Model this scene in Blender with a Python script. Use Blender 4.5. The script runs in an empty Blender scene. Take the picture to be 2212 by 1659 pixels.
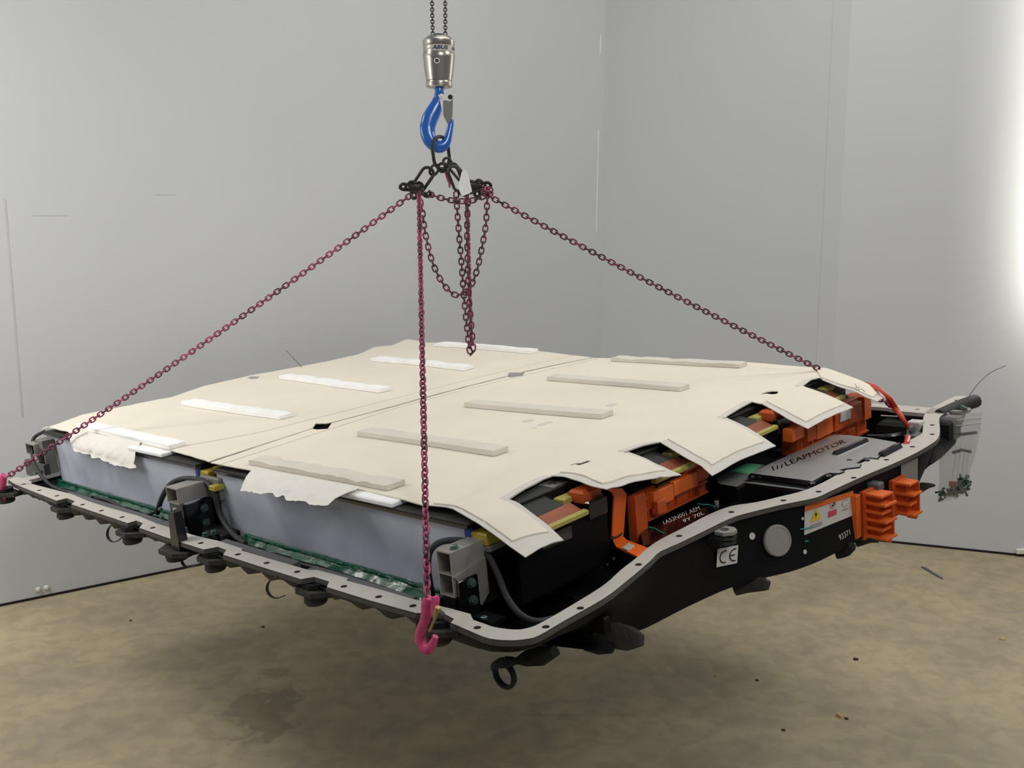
import bpy, math, random
from mathutils import Vector, Matrix, noise
from mathutils.geometry import delaunay_2d_cdt, intersect_ray_tri
random.seed(7)
sc = bpy.context.scene
C = sc.collection
# ---------------------------------------------------------------- camera, view, world
CX, CY, F = 1106.0, 829.5, 2188.0
H = 1.65
PITCH = math.radians(9.01)
cam_d = bpy.data.cameras.new('camera'); cam = bpy.data.objects.new('camera', cam_d); C.objects.link(cam)
cam_d.sensor_width = 36.0; cam_d.lens = 36.0*F/2212.0; cam_d.clip_start = .05; cam_d.clip_end = 60
cam.location = (0, 0, H); cam.rotation_euler = (math.pi/2-PITCH, 0, 0)
sc.camera = cam
sc.view_settings.view_transform = 'Standard'; sc.view_settings.look = 'None'
sc.view_settings.exposure = 0.0; sc.view_settings.gamma = 1.0; sc.view_settings.use_curve_mapping = False
wd = bpy.data.worlds.new('world'); sc.world = wd; wd.use_nodes = True
wd.node_tree.nodes['Background'].inputs[0].default_value = (.80, .86, 1.0, 1)
wd.node_tree.nodes['Background'].inputs[1].default_value = .21
def area(name, loc, target, sx, sy, power, col, spread=180):
    l = bpy.data.lights.new(name, 'AREA'); l.shape = 'RECTANGLE'; l.size = sx; l.size_y = sy
    l.energy = power; l.color = col; l.spread = math.radians(spread)
    o = bpy.data.objects.new(name, l); C.objects.link(o); o.location = loc
    o.rotation_euler = (Vector(target)-Vector(loc)).to_track_quat('-Z', 'Y').to_euler()
    return o
area('ceiling_lamp_back', (.6, 3.7, 4.3), (.5, 3.8, 0), 2.2, 2.0, 38, (1.0, .975, .92))
area('fill_low_left', (-2.9, 2.5, 2.0), (-1.9, 3.9, .4), 1.0, 1.2, 22, (1.0, .98, .96))  # added low fill, brightens the left wall and module fronts
area('fill_far_left', (-2.9, 2.6, 3.6), (-2.1, 3.9, 0), .9, .9, 24, (1.0, .97, .92), 130)  # unseen fill put in to lift the far left floor and wall
area('fill_front', (1.3, -.8, 3.8), (.1, 4.6, .9), 1.2, .9, 20, (.98, .98, .98), 115)  # added wash light for the left wall and the right floor
area('fill_right', (2.9, 2.5, 3.9), (1.6, 3.6, 0), 1.1, 1.1, 36, (1.0, .94, .84))  # made-up warm fill for the right floor and sheet
wl_ = area('wall_lamp_right', (2.66, 4.64, 2.45), (2.66+.155, 4.64+.20, 2.45), .10, 2.4, 44, (1.0, .97, .88))
# ---------------------------------------------------------------- frames
R = Matrix(((1, 0, 0), (0, math.sin(PITCH), -math.cos(PITCH)), (0, math.cos(PITCH), math.sin(PITCH))))
CAMW = Vector((0, 0, H))
def ray(x, y): return R @ Vector(((x-CX), -(y-CY), -F))
def W(x, y, d):                       # world point seen at (x, y), d metres deep
    return CAMW + ray(x, y)*(d/F)
U = (R @ Vector((-.72903863, .05844153, -.68197306))).normalized()
V = (R @ Vector((.67868067, .19106125, -.70914607))).normalized()
N = V.cross(U).normalized(); V = U.cross(N).normalized()
O = W(1075, 1378, 1.9)                # near corner of the tray rim
MP = Matrix(((-U.x, V.x, N.x, O.x), (-U.y, V.y, N.y, O.y), (-U.z, V.z, N.z, O.z), (0, 0, 0, 1)))
MPI = MP.inverted()
def hit(x, y, ax, c):                 # pack coordinates (X along -u, Y, Z) on a plane of the pack
    d = MPI.to_3x3() @ ray(x, y); o = MPI @ CAMW
    t = (c-o[ax])/d[ax]
    return o + d*t
def Ph(x, y, h=0.0): return hit(x, y, 2, h)
def Pv(x, y, v): return hit(x, y, 1, v)
def Pu(x, y, u): return hit(x, y, 0, -u)
def wpk(p): return MP @ Vector(p)
WI = Matrix.Identity(4)
# ---------------------------------------------------------------- objects
BASE = {}
def setp(o, label=None, cat=None, group=None, kind=None):
    if label: o['label'] = label
    if cat: o['category'] = cat
    if group: o['group'] = group
    if kind: o['kind'] = kind
    return o
def thing(name, label, cat, base=(0, 0, 0), frame=MP, group=None):
    o = bpy.data.objects.new(name, None); C.objects.link(o); o.empty_display_size = .05
    o.matrix_world = frame @ Matrix.Translation(Vector(base))
    BASE[o] = (Vector(base), frame)
    return setp(o, label, cat, group)
class MB:
    def __init__(s): s.v = []; s.f = []; s.m = []
    def add(s, vs, fs, mi=0):
        n = len(s.v); s.v += [Vector(p) for p in vs]; s.f += [[i+n for i in f] for f in fs]; s.m += [mi]*len(fs); return s
    def box(s, a, b, mi=0, M=None, bev=0):
        x0, x1 = sorted((a[0], b[0])); y0, y1 = sorted((a[1], b[1])); z0, z1 = sorted((a[2], b[2]))
        if bev <= 0:
            vs = [(x, y, z) for z in (z0, z1) for y in (y0, y1) for x in (x0, x1)]
            fs = [(0, 2, 3, 1), (4, 5, 7, 6), (0, 1, 5, 4), (2, 6, 7, 3), (0, 4, 6, 2), (1, 3, 7, 5)]
        else:
            bev = min(bev, .45*(x1-x0), .45*(y1-y0), .45*(z1-z0))
            vs = []; fs = []
            def rect(z, i): return [(x0+i, y0+i, z), (x1-i, y0+i, z), (x1-i, y1-i, z), (x0+i, y1-i, z)]
            for z, i in ((z0, bev), (z0+bev, 0), (z1-bev, 0), (z1, bev)): vs += rect(z, i)
            fs.append((3, 2, 1, 0)); fs.append((12, 13, 14, 15))
            for k in range(3):
                for j in range(4): fs.append((4*k+j, 4*k+(j+1) % 4, 4*k+4+(j+1) % 4, 4*k+4+j))
        vs = [Vector(p) for p in vs]
        if M is not None: vs = [M @ p for p in vs]
        return s.add(vs, fs, mi)
    def prism(s, top, bot, mi=0, cap=True):
        n = len(top)
        fs = [(i, (i+1) % n, n+(i+1) % n, n+i) for i in range(n)]
        s.add(list(bot)+list(top), fs, mi)
        if cap:
            s.add(top, [tuple(range(n))], mi); s.add(bot, [tuple(reversed(range(n)))], mi)
        return s
    def lathe(s, prof, M=None, n=24, mi=0):      # prof (r, z)
        vs = []; fs = []
        for r, z in prof:
            for k in range(n):
                a = 2*math.pi*k/n; p = Vector((r*math.cos(a), r*math.sin(a), z)); vs.append(M @ p if M is not None else p)
        for i in range(len(prof)-1):
            for k in range(n): fs.append((i*n+k, i*n+(k+1) % n, (i+1)*n+(k+1) % n, (i+1)*n+k))
        fs.append(tuple(reversed(range(n)))); fs.append(tuple(range((len(prof)-1)*n, len(prof)*n)))
        return s.add(vs, fs, mi)
    def cyl(s, p, q, r, n=14, mi=0, r2=None, bev=0):
        p, q = Vector(p), Vector(q); d = q-p; L = d.length
        M = Matrix.Translation(p) @ d.to_track_quat('Z', 'Y').to_matrix().to_4x4()
        r2 = r if r2 is None else r2
        prof = [(r, 0), (r2, L)] if bev <= 0 else [(r-bev, 0), (r, bev), (r2, L-bev), (r2-bev, L)]
        return s.lathe(prof, M, n, mi)
    def tube(s, pts, r, n=8, closed=False, mi=0, flat=1.0, up=None, rads=None):
        pts = [Vector(p) for p in pts]; m = len(pts); vs = []; fs = []
        prev = None
        for i, p in enumerate(pts):
            a = pts[(i-1) % m] if (closed or i > 0) else p
            b = pts[(i+1) % m] if (closed or i < m-1) else p
            t = (b-a).normalized()
            if up is not None: x = (Vector(up) - t*t.dot(Vector(up)))
            elif prev is None:
                x = t.orthogonal()
            else: x = prev - t*prev.dot(t)
            if x.length < 1e-6: x = t.orthogonal()
            x.normalize(); prev = x; y = t.cross(x)
            rr = rads[i] if rads else r
            if not isinstance(rr, tuple): rr = (rr*flat, rr)
            for k in range(n):
                g = 2*math.pi*k/n; vs.append(p + x*math.cos(g)*rr[0] + y*math.sin(g)*rr[1])
        for i in range(m if closed else m-1):
            j = (i+1) % m
            for k in range(n): fs.append((i*n+k, i*n+(k+1) % n, j*n+(k+1) % n, j*n+k))
        if not closed:
            fs.append(tuple(reversed(range(n)))); fs.append(tuple(range((m-1)*n, m*n)))
        return s.add(vs, fs, mi)
    def grid(s, fn, nu, nv, mi=0, th=None):        # fn(s,t) -> point ; th: thickness vector fn
        vs = [Vector(fn(i/nu, j/nv)) for j in range(nv+1) for i in range(nu+1)]
        q = [(j*(nu+1)+i, j*(nu+1)+i+1, (j+1)*(nu+1)+i+1, (j+1)*(nu+1)+i) for j in range(nv) for i in range(nu)]
        s.add(vs, q, mi)
        if th is not None:
            th = Vector(th); n = len(vs)
            b = len(s.v)-n
            s.add([p+th for p in vs], [tuple(reversed(f)) for f in q], mi)
            ring = [i for i in range(nu+1)]+[j*(nu+1)+nu for j in range(1, nv+1)]+[nv*(nu+1)+i for i in range(nu-1, -1, -1)]+[j*(nu+1) for j in range(nv-1, 0, -1)]
            m = len(ring)
            s.f += [[b+ring[k], b+n+ring[k], b+n+ring[(k+1) % m], b+ring[(k+1) % m]] for k in range(m)]; s.m += [mi]*m
        return s
    def build(s, name, mat, parent=None, base=None, frame=None, smooth=False, label=None, cat=None, group=None, kind=None):
        if parent is not None: b, fr = BASE[parent]
        else: b, fr = Vector(base if base is not None else (0, 0, 0)), (frame if frame is not None else MP)
        me = bpy.data.meshes.new(name); me.from_pydata([tuple(p-b) for p in s.v], [], s.f)
        mats = mat if isinstance(mat, (list, tuple)) else [mat]
        for mm in mats: me.materials.append(mm)
        if len(mats) > 1: me.polygons.foreach_set('material_index', s.m)
        me.validate()
        import bmesh
        bm = bmesh.new(); bm.from_mesh(me); bmesh.ops.recalc_face_normals(bm, faces=bm.faces[:]); bm.to_mesh(me); bm.free()
        if smooth:
            me.polygons.foreach_set('use_smooth', [True]*len(me.polygons))
            try: me.set_sharp_from_angle(angle=math.radians(38))
            except Exception: pass
        o = bpy.data.objects.new(name, me); C.objects.link(o)
        if parent is not None: o.parent = parent
        else: o.matrix_world = fr @ Matrix.Translation(b)
        BASE[o] = (b, fr)
        return setp(o, label, cat, group, kind)
# ---------------------------------------------------------------- materials
def srgb(r, g, b):
    return tuple(((c/255)/12.92 if c/255 <= .04045 else ((c/255+.055)/1.055)**2.4) for c in (r, g, b))+(1,)
def mat(name, c, rough=.6, metal=0, var=.0, scale=20, bump=0, bscale=60, spec=.5, coat=0, c2=None, thr=None, alpha=1, trans=0, aniso=None):
    m = bpy.data.materials.new(name); m.use_nodes = True; nt = m.node_tree; b = nt.nodes['Principled BSDF']
    b.inputs['Base Color'].default_value = c; b.inputs['Roughness'].default_value = rough; b.inputs['Metallic'].default_value = metal
    b.inputs['Specular IOR Level'].default_value = spec; b.inputs['Coat Weight'].default_value = coat; b.inputs['Coat Roughness'].default_value = .12
    tc = nt.nodes.new('ShaderNodeTexCoord')
    if var > 0 or c2 is not None:
        nz = nt.nodes.new('ShaderNodeTexNoise'); nz.inputs['Scale'].default_value = scale; nz.inputs['Detail'].default_value = 6
        nt.links.new(tc.outputs['Object'], nz.inputs['Vector'])
        rp = nt.nodes.new('ShaderNodeValToRGB'); nt.links.new(nz.outputs[0], rp.inputs[0]); nt.links.new(rp.outputs[0], b.inputs['Base Color'])
        lo, hi = thr if thr else (.3, .7)
        rp.color_ramp.elements[0].position = lo; rp.color_ramp.elements[1].position = hi
        rp.color_ramp.elements[0].color = c2 if c2 else tuple(x*(1-var) for x in c[:3])+(1,)
        rp.color_ramp.elements[1].color = c
    if bump > 0:
        n2 = nt.nodes.new('ShaderNodeTexNoise'); n2.inputs['Scale'].default_value = bscale; n2.inputs['Detail'].default_value = 8
        nt.links.new(tc.outputs['Object'], n2.inputs['Vector'])
        bp = nt.nodes.new('ShaderNodeBump'); bp.inputs['Strength'].default_value = bump; bp.inputs['Distance'].default_value = .004
        nt.links.new(n2.outputs[0], bp.inputs['Height']); nt.links.new(bp.outputs[0], b.inputs['Normal'])
    if alpha < 1: b.inputs['Alpha'].default_value = alpha
    if trans: b.inputs['Transmission Weight'].default_value = trans
    return m
M = {}
M['wall'] = mat('wall_paint', srgb(203, 205, 206), .75, var=.03, scale=1.3, bump=.04, bscale=90)
M['gap'] = mat('gap_shade', srgb(30, 18, 22), .9)
M['seam'] = mat('panel_seam', srgb(192, 193, 193), .8)
M['crackw'] = mat('light_crack_pale', srgb(238, 236, 230), .6)
M['plug'] = mat('white_plug', srgb(225, 222, 215), .6)
M['felt'] = mat('cream_felt', srgb(232, 224, 206), .85, var=.05, scale=5, bump=.15, bscale=150)
M['feltb'] = mat('felt_border', srgb(214, 209, 199), .8, var=.06, scale=25, bump=.4, bscale=60)
M['fabric'] = mat('white_fabric', srgb(230, 226, 216), .8, var=.05, scale=30, bump=.5, bscale=45)
M['foam'] = mat('white_foam', srgb(252, 251, 248), .7, var=.06, scale=18, bump=.1)
M['foamd'] = mat('worn_foam', srgb(222, 216, 203), .75, var=.10, scale=16, bump=.15)
M['film'] = mat('grey_blue_film', srgb(192, 196, 206), .36, var=.14, scale=7, bump=.35, bscale=7)
M['rim'] = mat('grey_seal', srgb(186, 180, 172), .75, var=.05, scale=30, bump=.1, bscale=200)
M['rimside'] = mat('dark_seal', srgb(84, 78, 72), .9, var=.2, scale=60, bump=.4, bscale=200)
M['black'] = mat('black_coat', srgb(7, 7, 7), .6, var=.3, scale=12, spec=.2)
M['blackg'] = mat('gloss_black', srgb(14, 14, 15), .18, coat=.4)
M['blackm'] = mat('matt_black', srgb(13, 13, 12), .8, var=.3, scale=20, bump=.2)
M['dirt'] = mat('dusty_black_steel', srgb(58, 54, 47), .7, var=.4, scale=30, bump=.5, bscale=80)
M['box'] = mat('control_box_lid', srgb(160, 159, 158), .36, bump=.1, bscale=400, metal=.2)
M['boxd'] = mat('control_box_gloss', srgb(22, 22, 24), .16, coat=.6)
M['alu'] = mat('aluminium', srgb(172, 168, 160), .45, metal=.55, var=.08, scale=25, bump=.15, bscale=60)
M['aluin'] = mat('aluminium_inside', srgb(84, 82, 80), .6, metal=.4)
M['zinc'] = mat('zinc_bolt', srgb(120, 140, 132), .35, metal=.8)
M['orange'] = mat('orange_plastic', srgb(226, 104, 32), .5, var=.12, scale=30)
M['oranged'] = mat('deep_orange_plastic', srgb(198, 82, 24), .55, var=.2, scale=20)
M['orangeb'] = mat('orange_sleeve', srgb(240, 106, 30), .45)
M['cable'] = mat('red_orange_cable', srgb(196, 62, 36), .4)
M['yellow'] = mat('yellow_plastic', srgb(178, 168, 84), .5, var=.08)
M['yellowd'] = mat('strong_yellow_plastic', srgb(180, 158, 48), .5)
M['copper'] = mat('copper', srgb(150, 84, 58), .4, metal=.4)
M['dkpad'] = mat('dark_pad', srgb(52, 52, 50), .75)
M['grayp'] = mat('grey_plate', srgb(120, 118, 112), .6)
M['blue'] = mat('blue_film', srgb(30, 62, 140), .4)
M['green'] = mat('green_film', srgb(8, 92, 66), .16, coat=.5, var=.6, scale=22, bump=1.0, bscale=40)
M['sticker'] = mat('green_sticker', srgb(120, 214, 158), .6)
M['label'] = mat('white_label', srgb(196, 192, 184), .5)
M['ink'] = mat('black_ink', srgb(18, 18, 18), .7)
M['navy'] = mat('navy_ink', srgb(28, 38, 90), .5)
M['warny'] = mat('warning_yellow', srgb(222, 186, 40), .5)
M['pinkred'] = mat('label_red', srgb(190, 70, 84), .6)
M['labelo'] = mat('label_orange', srgb(216, 104, 38), .5)
M['wink'] = mat('white_marks', srgb(205, 205, 200), .6)
M['teal'] = mat('teal_paint', srgb(40, 150, 136), .4)
M['vent'] = mat('grey_vent', srgb(146, 142, 136), .7, var=.1, scale=60)
M['nickel'] = mat('nickel', srgb(176, 170, 160), .30, metal=.95)
M['bluep'] = mat('blue_paint', srgb(34, 96, 184), .25, coat=.5)
M['steel'] = mat('bright_steel', srgb(232, 230, 224), .4, metal=.25, bump=.2, bscale=60)
M['dsteel'] = mat('dark_forged_steel', srgb(66, 64, 58), .42, metal=.6, var=.25, scale=90)
M['hoist'] = mat('hoist_chain_steel', srgb(70, 58, 58), .4, metal=.6)
M['pinkh'] = mat('pink_paint', srgb(206, 70, 122), .45, var=.3, scale=60, c2=srgb(130, 48, 76), thr=(.28, .42))
M['rubber'] = mat('grey_rubber_hose', srgb(48, 48, 48), .65, var=.2, scale=40, bump=.2)
M['tie'] = mat('cable_tie', srgb(52, 50, 50), .5)
M['wire'] = mat('grey_wire', srgb(112, 112, 114), .5)
M['brass'] = mat('brass_pin', srgb(168, 150, 96), .4, metal=.7)
M['bagstuff'] = mat('green_bolts', srgb(56, 82, 76), .35, metal=.4, var=.4, scale=40)
M['slate'] = mat('slate_strip', srgb(92, 92, 94), .6)
M['crumb'] = mat('tan_crumb', srgb(190, 164, 118), .8)
M['crumbd'] = mat('dark_crumb', srgb(58, 46, 36), .8)
def plastic(name, op, tint):
    m = bpy.data.materials.new(name); m.use_nodes = True; nt = m.node_tree; nt.nodes.clear()
    o = nt.nodes.new('ShaderNodeOutputMaterial'); mx = nt.nodes.new('ShaderNodeMixShader'); t = nt.nodes.new('ShaderNodeBsdfTransparent')
    p = nt.nodes.new('ShaderNodeBsdfPrincipled'); p.inputs['Base Color'].default_value = tint; p.inputs['Roughness'].default_value = .2
    mx.inputs[0].default_value = op; nt.links.new(t.outputs[0], mx.inputs[1]); nt.links.new(p.outputs[0], mx.inputs[2]); nt.links.new(mx.outputs[0], o.inputs[0]); return m
M['clear'] = plastic('clear_bag_film', .26, srgb(205, 203, 196))
M['clear2'] = plastic('cloudy_film', .6, srgb(168, 166, 156))
M['dullpink'] = mat('dull_pink', srgb(160, 70, 100), .6)
def chain_mat(name, ca, cb):
    m = bpy.data.materials.new(name); m.use_nodes = True; nt = m.node_tree; b = nt.nodes['Principled BSDF']
    b.inputs['Roughness'].default_value = .45; b.inputs['Metallic'].default_value = .15
    tc = nt.nodes.new('ShaderNodeTexCoord'); nz = nt.nodes.new('ShaderNodeTexNoise'); nz.inputs['Scale'].default_value = 70
    oi = nt.nodes.new('ShaderNodeObjectInfo'); ad = nt.nodes.new('ShaderNodeMath'); ad.operation = 'MULTIPLY_ADD'
    nt.links.new(tc.outputs['Object'], nz.inputs['Vector']); nt.links.new(oi.outputs['Random'], ad.inputs[0]); ad.inputs[1].default_value = .5
    nt.links.new(nz.outputs[0], ad.inputs[2]); rp = nt.nodes.new('ShaderNodeValToRGB'); nt.links.new(ad.outputs[0], rp.inputs[0])
    rp.color_ramp.elements[0].position = .5; rp.color_ramp.elements[1].position = 1.02
    rp.color_ramp.elements[0].color = ca; rp.color_ramp.elements[1].color = cb
    nt.links.new(rp.outputs[0], b.inputs['Base Color']); return m
M['chain'] = chain_mat('worn_pink_chain', srgb(178, 80, 114), srgb(92, 46, 62))
M['chaind'] = chain_mat('dark_pink_chain', srgb(120, 44, 72), srgb(58, 34, 42))
def floor_mat():
    m = bpy.data.materials.new('concrete_floor'); m.use_nodes = True; nt = m.node_tree; b = nt.nodes['Principled BSDF']
    L = nt.links.new; tc = nt.nodes.new('ShaderNodeTexCoord'); b.inputs['Roughness'].default_value = .62
    def nz(s, d=8, dist=0.):
        n = nt.nodes.new('ShaderNodeTexNoise'); n.inputs['Scale'].default_value = s; n.inputs['Detail'].default_value = d; n.inputs['Distortion'].default_value = dist; L(tc.outputs['Object'], n.inputs['Vector']); return n
    r1 = nt.nodes.new('ShaderNodeValToRGB'); L(nz(2.2, 9, .6).outputs[0], r1.inputs[0])
    r1.color_ramp.elements[0].position = .34; r1.color_ramp.elements[0].color = srgb(158, 146, 121); r1.color_ramp.elements[1].position = .66; r1.color_ramp.elements[1].color = srgb(178, 164, 133)
    r2 = nt.nodes.new('ShaderNodeValToRGB'); L(nz(14, 12, .5).outputs[0], r2.inputs[0])
    r2.color_ramp.elements[0].position = .38; r2.color_ramp.elements[0].color = (.86, .86, .87, 1); r2.color_ramp.elements[1].position = .60; r2.color_ramp.elements[1].color = (1.04, 1.03, 1.0, 1)
    mx = nt.nodes.new('ShaderNodeMixRGB'); mx.blend_type = 'MULTIPLY'; mx.inputs[0].default_value = 1; L(r1.outputs[0], mx.inputs[1]); L(r2.outputs[0], mx.inputs[2])
    last = mx.outputs[0]
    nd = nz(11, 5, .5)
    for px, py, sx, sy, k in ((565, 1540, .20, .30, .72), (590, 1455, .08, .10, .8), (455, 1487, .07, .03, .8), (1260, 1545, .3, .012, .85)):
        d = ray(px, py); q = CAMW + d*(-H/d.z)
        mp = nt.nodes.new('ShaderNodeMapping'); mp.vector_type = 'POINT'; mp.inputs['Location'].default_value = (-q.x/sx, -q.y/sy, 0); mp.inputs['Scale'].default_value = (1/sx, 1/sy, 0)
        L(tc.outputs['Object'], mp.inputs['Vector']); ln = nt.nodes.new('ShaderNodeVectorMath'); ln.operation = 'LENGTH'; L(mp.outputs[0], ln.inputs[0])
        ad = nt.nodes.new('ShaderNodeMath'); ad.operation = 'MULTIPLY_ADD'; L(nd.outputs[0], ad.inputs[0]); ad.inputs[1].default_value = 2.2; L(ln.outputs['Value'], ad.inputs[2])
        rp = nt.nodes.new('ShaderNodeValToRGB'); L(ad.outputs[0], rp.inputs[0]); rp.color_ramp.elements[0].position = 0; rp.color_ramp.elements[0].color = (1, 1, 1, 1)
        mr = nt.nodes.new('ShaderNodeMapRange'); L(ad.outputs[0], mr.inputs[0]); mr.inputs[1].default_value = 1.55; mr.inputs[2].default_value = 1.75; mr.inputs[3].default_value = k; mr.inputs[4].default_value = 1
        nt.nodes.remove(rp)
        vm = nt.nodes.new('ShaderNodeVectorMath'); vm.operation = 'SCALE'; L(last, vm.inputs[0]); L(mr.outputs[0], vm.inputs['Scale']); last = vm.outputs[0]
    L(last, b.inputs['Base Color'])
    bp = nt.nodes.new('ShaderNodeBump'); bp.inputs['Strength'].default_value = .12; bp.inputs['Distance'].default_value = .004; L(nz(40).outputs[0], bp.inputs['Height']); L(bp.outputs[0], b.inputs['Normal'])
    return m
M['floor'] = floor_mat()
# ---------------------------------------------------------------- room
def fl(x, y, z=0.0):
    d = ray(x, y); return CAMW + d*((z-H)/d.z)
def struct(o): o['kind'] = 'structure'; return o
MB().box((-7, -3, -.1), (7, 9, 0)).build('floor', M['floor'], base=(0, 0, 0), frame=WI, kind='structure')
L0, L1 = fl(0, 1310), fl(1294, 1045.1); R1, R2 = fl(1782, 1157.2), fl(2212, 1202)
Lx = L0 + (L0-L1)*.9; Rx = R2 + (R2-R1)*1.0
def wall(name, a, b, z1=4.6):
    d = (b-a).normalized(); n = Vector((-d.y, d.x, 0))
    if n.dot(Vector((0, 1, 0))) < 0: n = -n
    t = n*.1
    m = MB(); m.prism([a+Vector((0, 0, z1)), b+Vector((0, 0, z1)), b+t+Vector((0, 0, z1)), a+t+Vector((0, 0, z1))], [a, b, b+t, a+t])
    m.build(name, M['wall'], base=a, frame=WI, kind='structure')
    return d, n
wl = wall('wall_left', Lx, L1); wm = wall('wall_back', L1, R1); wr = wall('wall_right', R1, Rx)
def gap_strip(name, a, b, n):  # dark colour stands in for the shadow gap at the wall foot
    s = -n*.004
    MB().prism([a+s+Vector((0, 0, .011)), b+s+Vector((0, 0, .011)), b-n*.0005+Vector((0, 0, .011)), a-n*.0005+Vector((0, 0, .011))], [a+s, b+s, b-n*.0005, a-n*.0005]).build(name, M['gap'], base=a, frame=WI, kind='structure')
gap_strip('shadow_gap_left', Lx, L1, wl[1]); gap_strip('shadow_gap_right', R1, Rx, wr[1]); gap_strip('shadow_gap_back', L1, R1, wm[1])
def onwall(x, y, a, n, off=.0):
    d = ray(x, y); t = ((a-n*off)-CAMW).dot(n)/d.dot(n); return CAMW + d*t
def wstrip(name, pts, a, n, w, m, th=.002):
    p, q = onwall(*pts[0], a, n), onwall(*pts[1], a, n)
    dz = (q-p).normalized(); side = dz.cross(n)*w/2
    MB().prism([p-side-n*th, q-side-n*th, q+side-n*th, p+side-n*th], [p-side, q-side, q+side, p+side]).build(name, m, base=p, frame=WI, kind='structure')
wstrip('light_crack_top', ((1298, 72), (1296, 118)), L1, wl[1], .006, M['crackw']); wstrip('light_crack_low', ((1293, 280), (1288, 500)), L1, wl[1], .005, M['crackw'])  # pale strips paint in the crack of light at the wall seam
wstrip('trim_3', ((1801, 0), (1762, 800)), R1, wm[1], .003, M['seam'], .001)
wstrip('trim_4', ((10, 430), (48, 900)), L0, wl[1], .008, M['seam'], .001)
for k, (x, y) in enumerate(((82, 1273), (100, 1269))):
    p = onwall(x, y, L0, wl[1]); m = MB(); m.cyl(p, p-wl[1]*.008, .011, 16, bev=.003); m.cyl(p-wl[1]*.007, p-wl[1]*.014, .005, 12)
    m.build('wall_plug', M['plug'], base=p, frame=WI, smooth=True, label=('small white plug on the left wall, the left one of two', 'small white plug on the left wall, the right one of two')[k], cat='wall plug', group='white wall plugs')
p = onwall(2206, 1190, R1, wr[1]); m = MB(); m.box((-.03, -.02, -.012), (.05, 0, .014), M=Matrix.Translation(p), bev=.004)
m.build('wall_socket', M['plug'], base=p, frame=WI, label='white fitting low on the right wall at the frame edge', cat='fitting')
# wall scuffs
for (x, y, w, h) in ((107, 466, 76, 1.6), (355, 421, 46, 2)):
    p, q = onwall(x-w/2, y, L0, wl[1]), onwall(x+w/2, y, L0, wl[1])
    MB().prism([p-wl[1]*.001, q-wl[1]*.001, q-wl[1]*.001+Vector((0, 0, .003)), p-wl[1]*.001+Vector((0, 0, .003))], [p, q, q+Vector((0, 0, .003)), p+Vector((0, 0, .003))]).build('scratch', M['seam'], base=p, frame=WI, kind='structure')
# floor litter
def crumb(x, y, r, mm, lab, name='debris_crumb', cat='debris'):
    p = fl(x, y); m = MB(); rnd = random.Random(int(x)); k = 7
    top = [p+Vector((r*.7*math.cos(a)*(.7+.5*rnd.random()), r*.7*math.sin(a)*(.7+.5*rnd.random()), r*.5)) for a in [6.283*i/k for i in range(k)]]
    bot = [p+Vector(((t-p).x*1.35, (t-p).y*1.35, 0)) for t in top]
    m.prism(top, bot).build(name, mm, base=p, frame=WI, label=lab, cat=cat)
p = fl(2012, 1238); a, b = fl(1994, 1226), fl(2034, 1250); d = (b-a).normalized(); s = Vector((-d.y, d.x, 0))*.011
MB().prism([a+s+Vector((0, 0, .004)), b+s*.6+Vector((0, 0, .004)), b+d*.015+Vector((0, 0, .003)), b-s*.6+Vector((0, 0, .004)), a-s+Vector((0, 0, .006))], [a+s, b+s*.6, b+d*.015, b-s*.6, a-s]).build('metal_strip', M['slate'], base=p, frame=WI, label='dark grey strip lying on the concrete floor at the right', cat='strip')
crumb(1816, 1548, .018, M['crumb'], 'tan and brown crumb on the floor below the tray front')
crumb(1828, 1553, .008, M['crumbd'], 'small dark chip beside the tan crumb on the floor')
crumb(2166, 1382, .016, M['crumb'], 'tan chip on the floor near the right edge')
crumb(1848, 1425, .012, M['crumbd'], 'dark chip on the floor at the right, below the tray end')
crumb(1635, 1470, .008, M['crumbd'], 'tiny dark chip on the floor under the tray front')
crumb(1692, 1578, .008, M['crumbd'], 'tiny dark chip left of the tan crumb')
crumb(568, 1355, .009, M['crumbd'], 'small dark chip on the floor under the left tray side')
crumb(282, 1341, .007, M['crumbd'], 'small dark speck on the floor near the left wall')
crumb(1995, 1279, .009, M['crumb'], 'pale splinter on the floor below the dark strip')
crumb(1547, 1460, .008, M['crumb'], 'pale splinter on the floor, middle right')
# ---------------------------------------------------------------- text helper
def text_poly(s, shear=0, bold=0):
    cu = bpy.data.curves.new('t', 'FONT'); cu.body = s; cu.size = 1; cu.resolution_u = 3; cu.shear = shear; cu.offset = bold
    ob = bpy.data.objects.new('t', cu); C.objects.link(ob)
    dg = bpy.context.evaluated_depsgraph_get(); me = bpy.data.meshes.new_from_object(ob.evaluated_get(dg))
    vs = [v.co.copy() for v in me.vertices]; fs = [list(p.vertices) for p in me.polygons]
    bpy.data.objects.remove(ob); bpy.data.curves.remove(cu); bpy.data.meshes.remove(me)
    x0 = min(v.x for v in vs); x1 = max(v.x for v in vs); y0 = min(v.y for v in vs); y1 = max(v.y for v in vs)
    return [((v.x-x0)/(x1-x0), (v.y-y0)/(y1-y0)) for v in vs], fs
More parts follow.
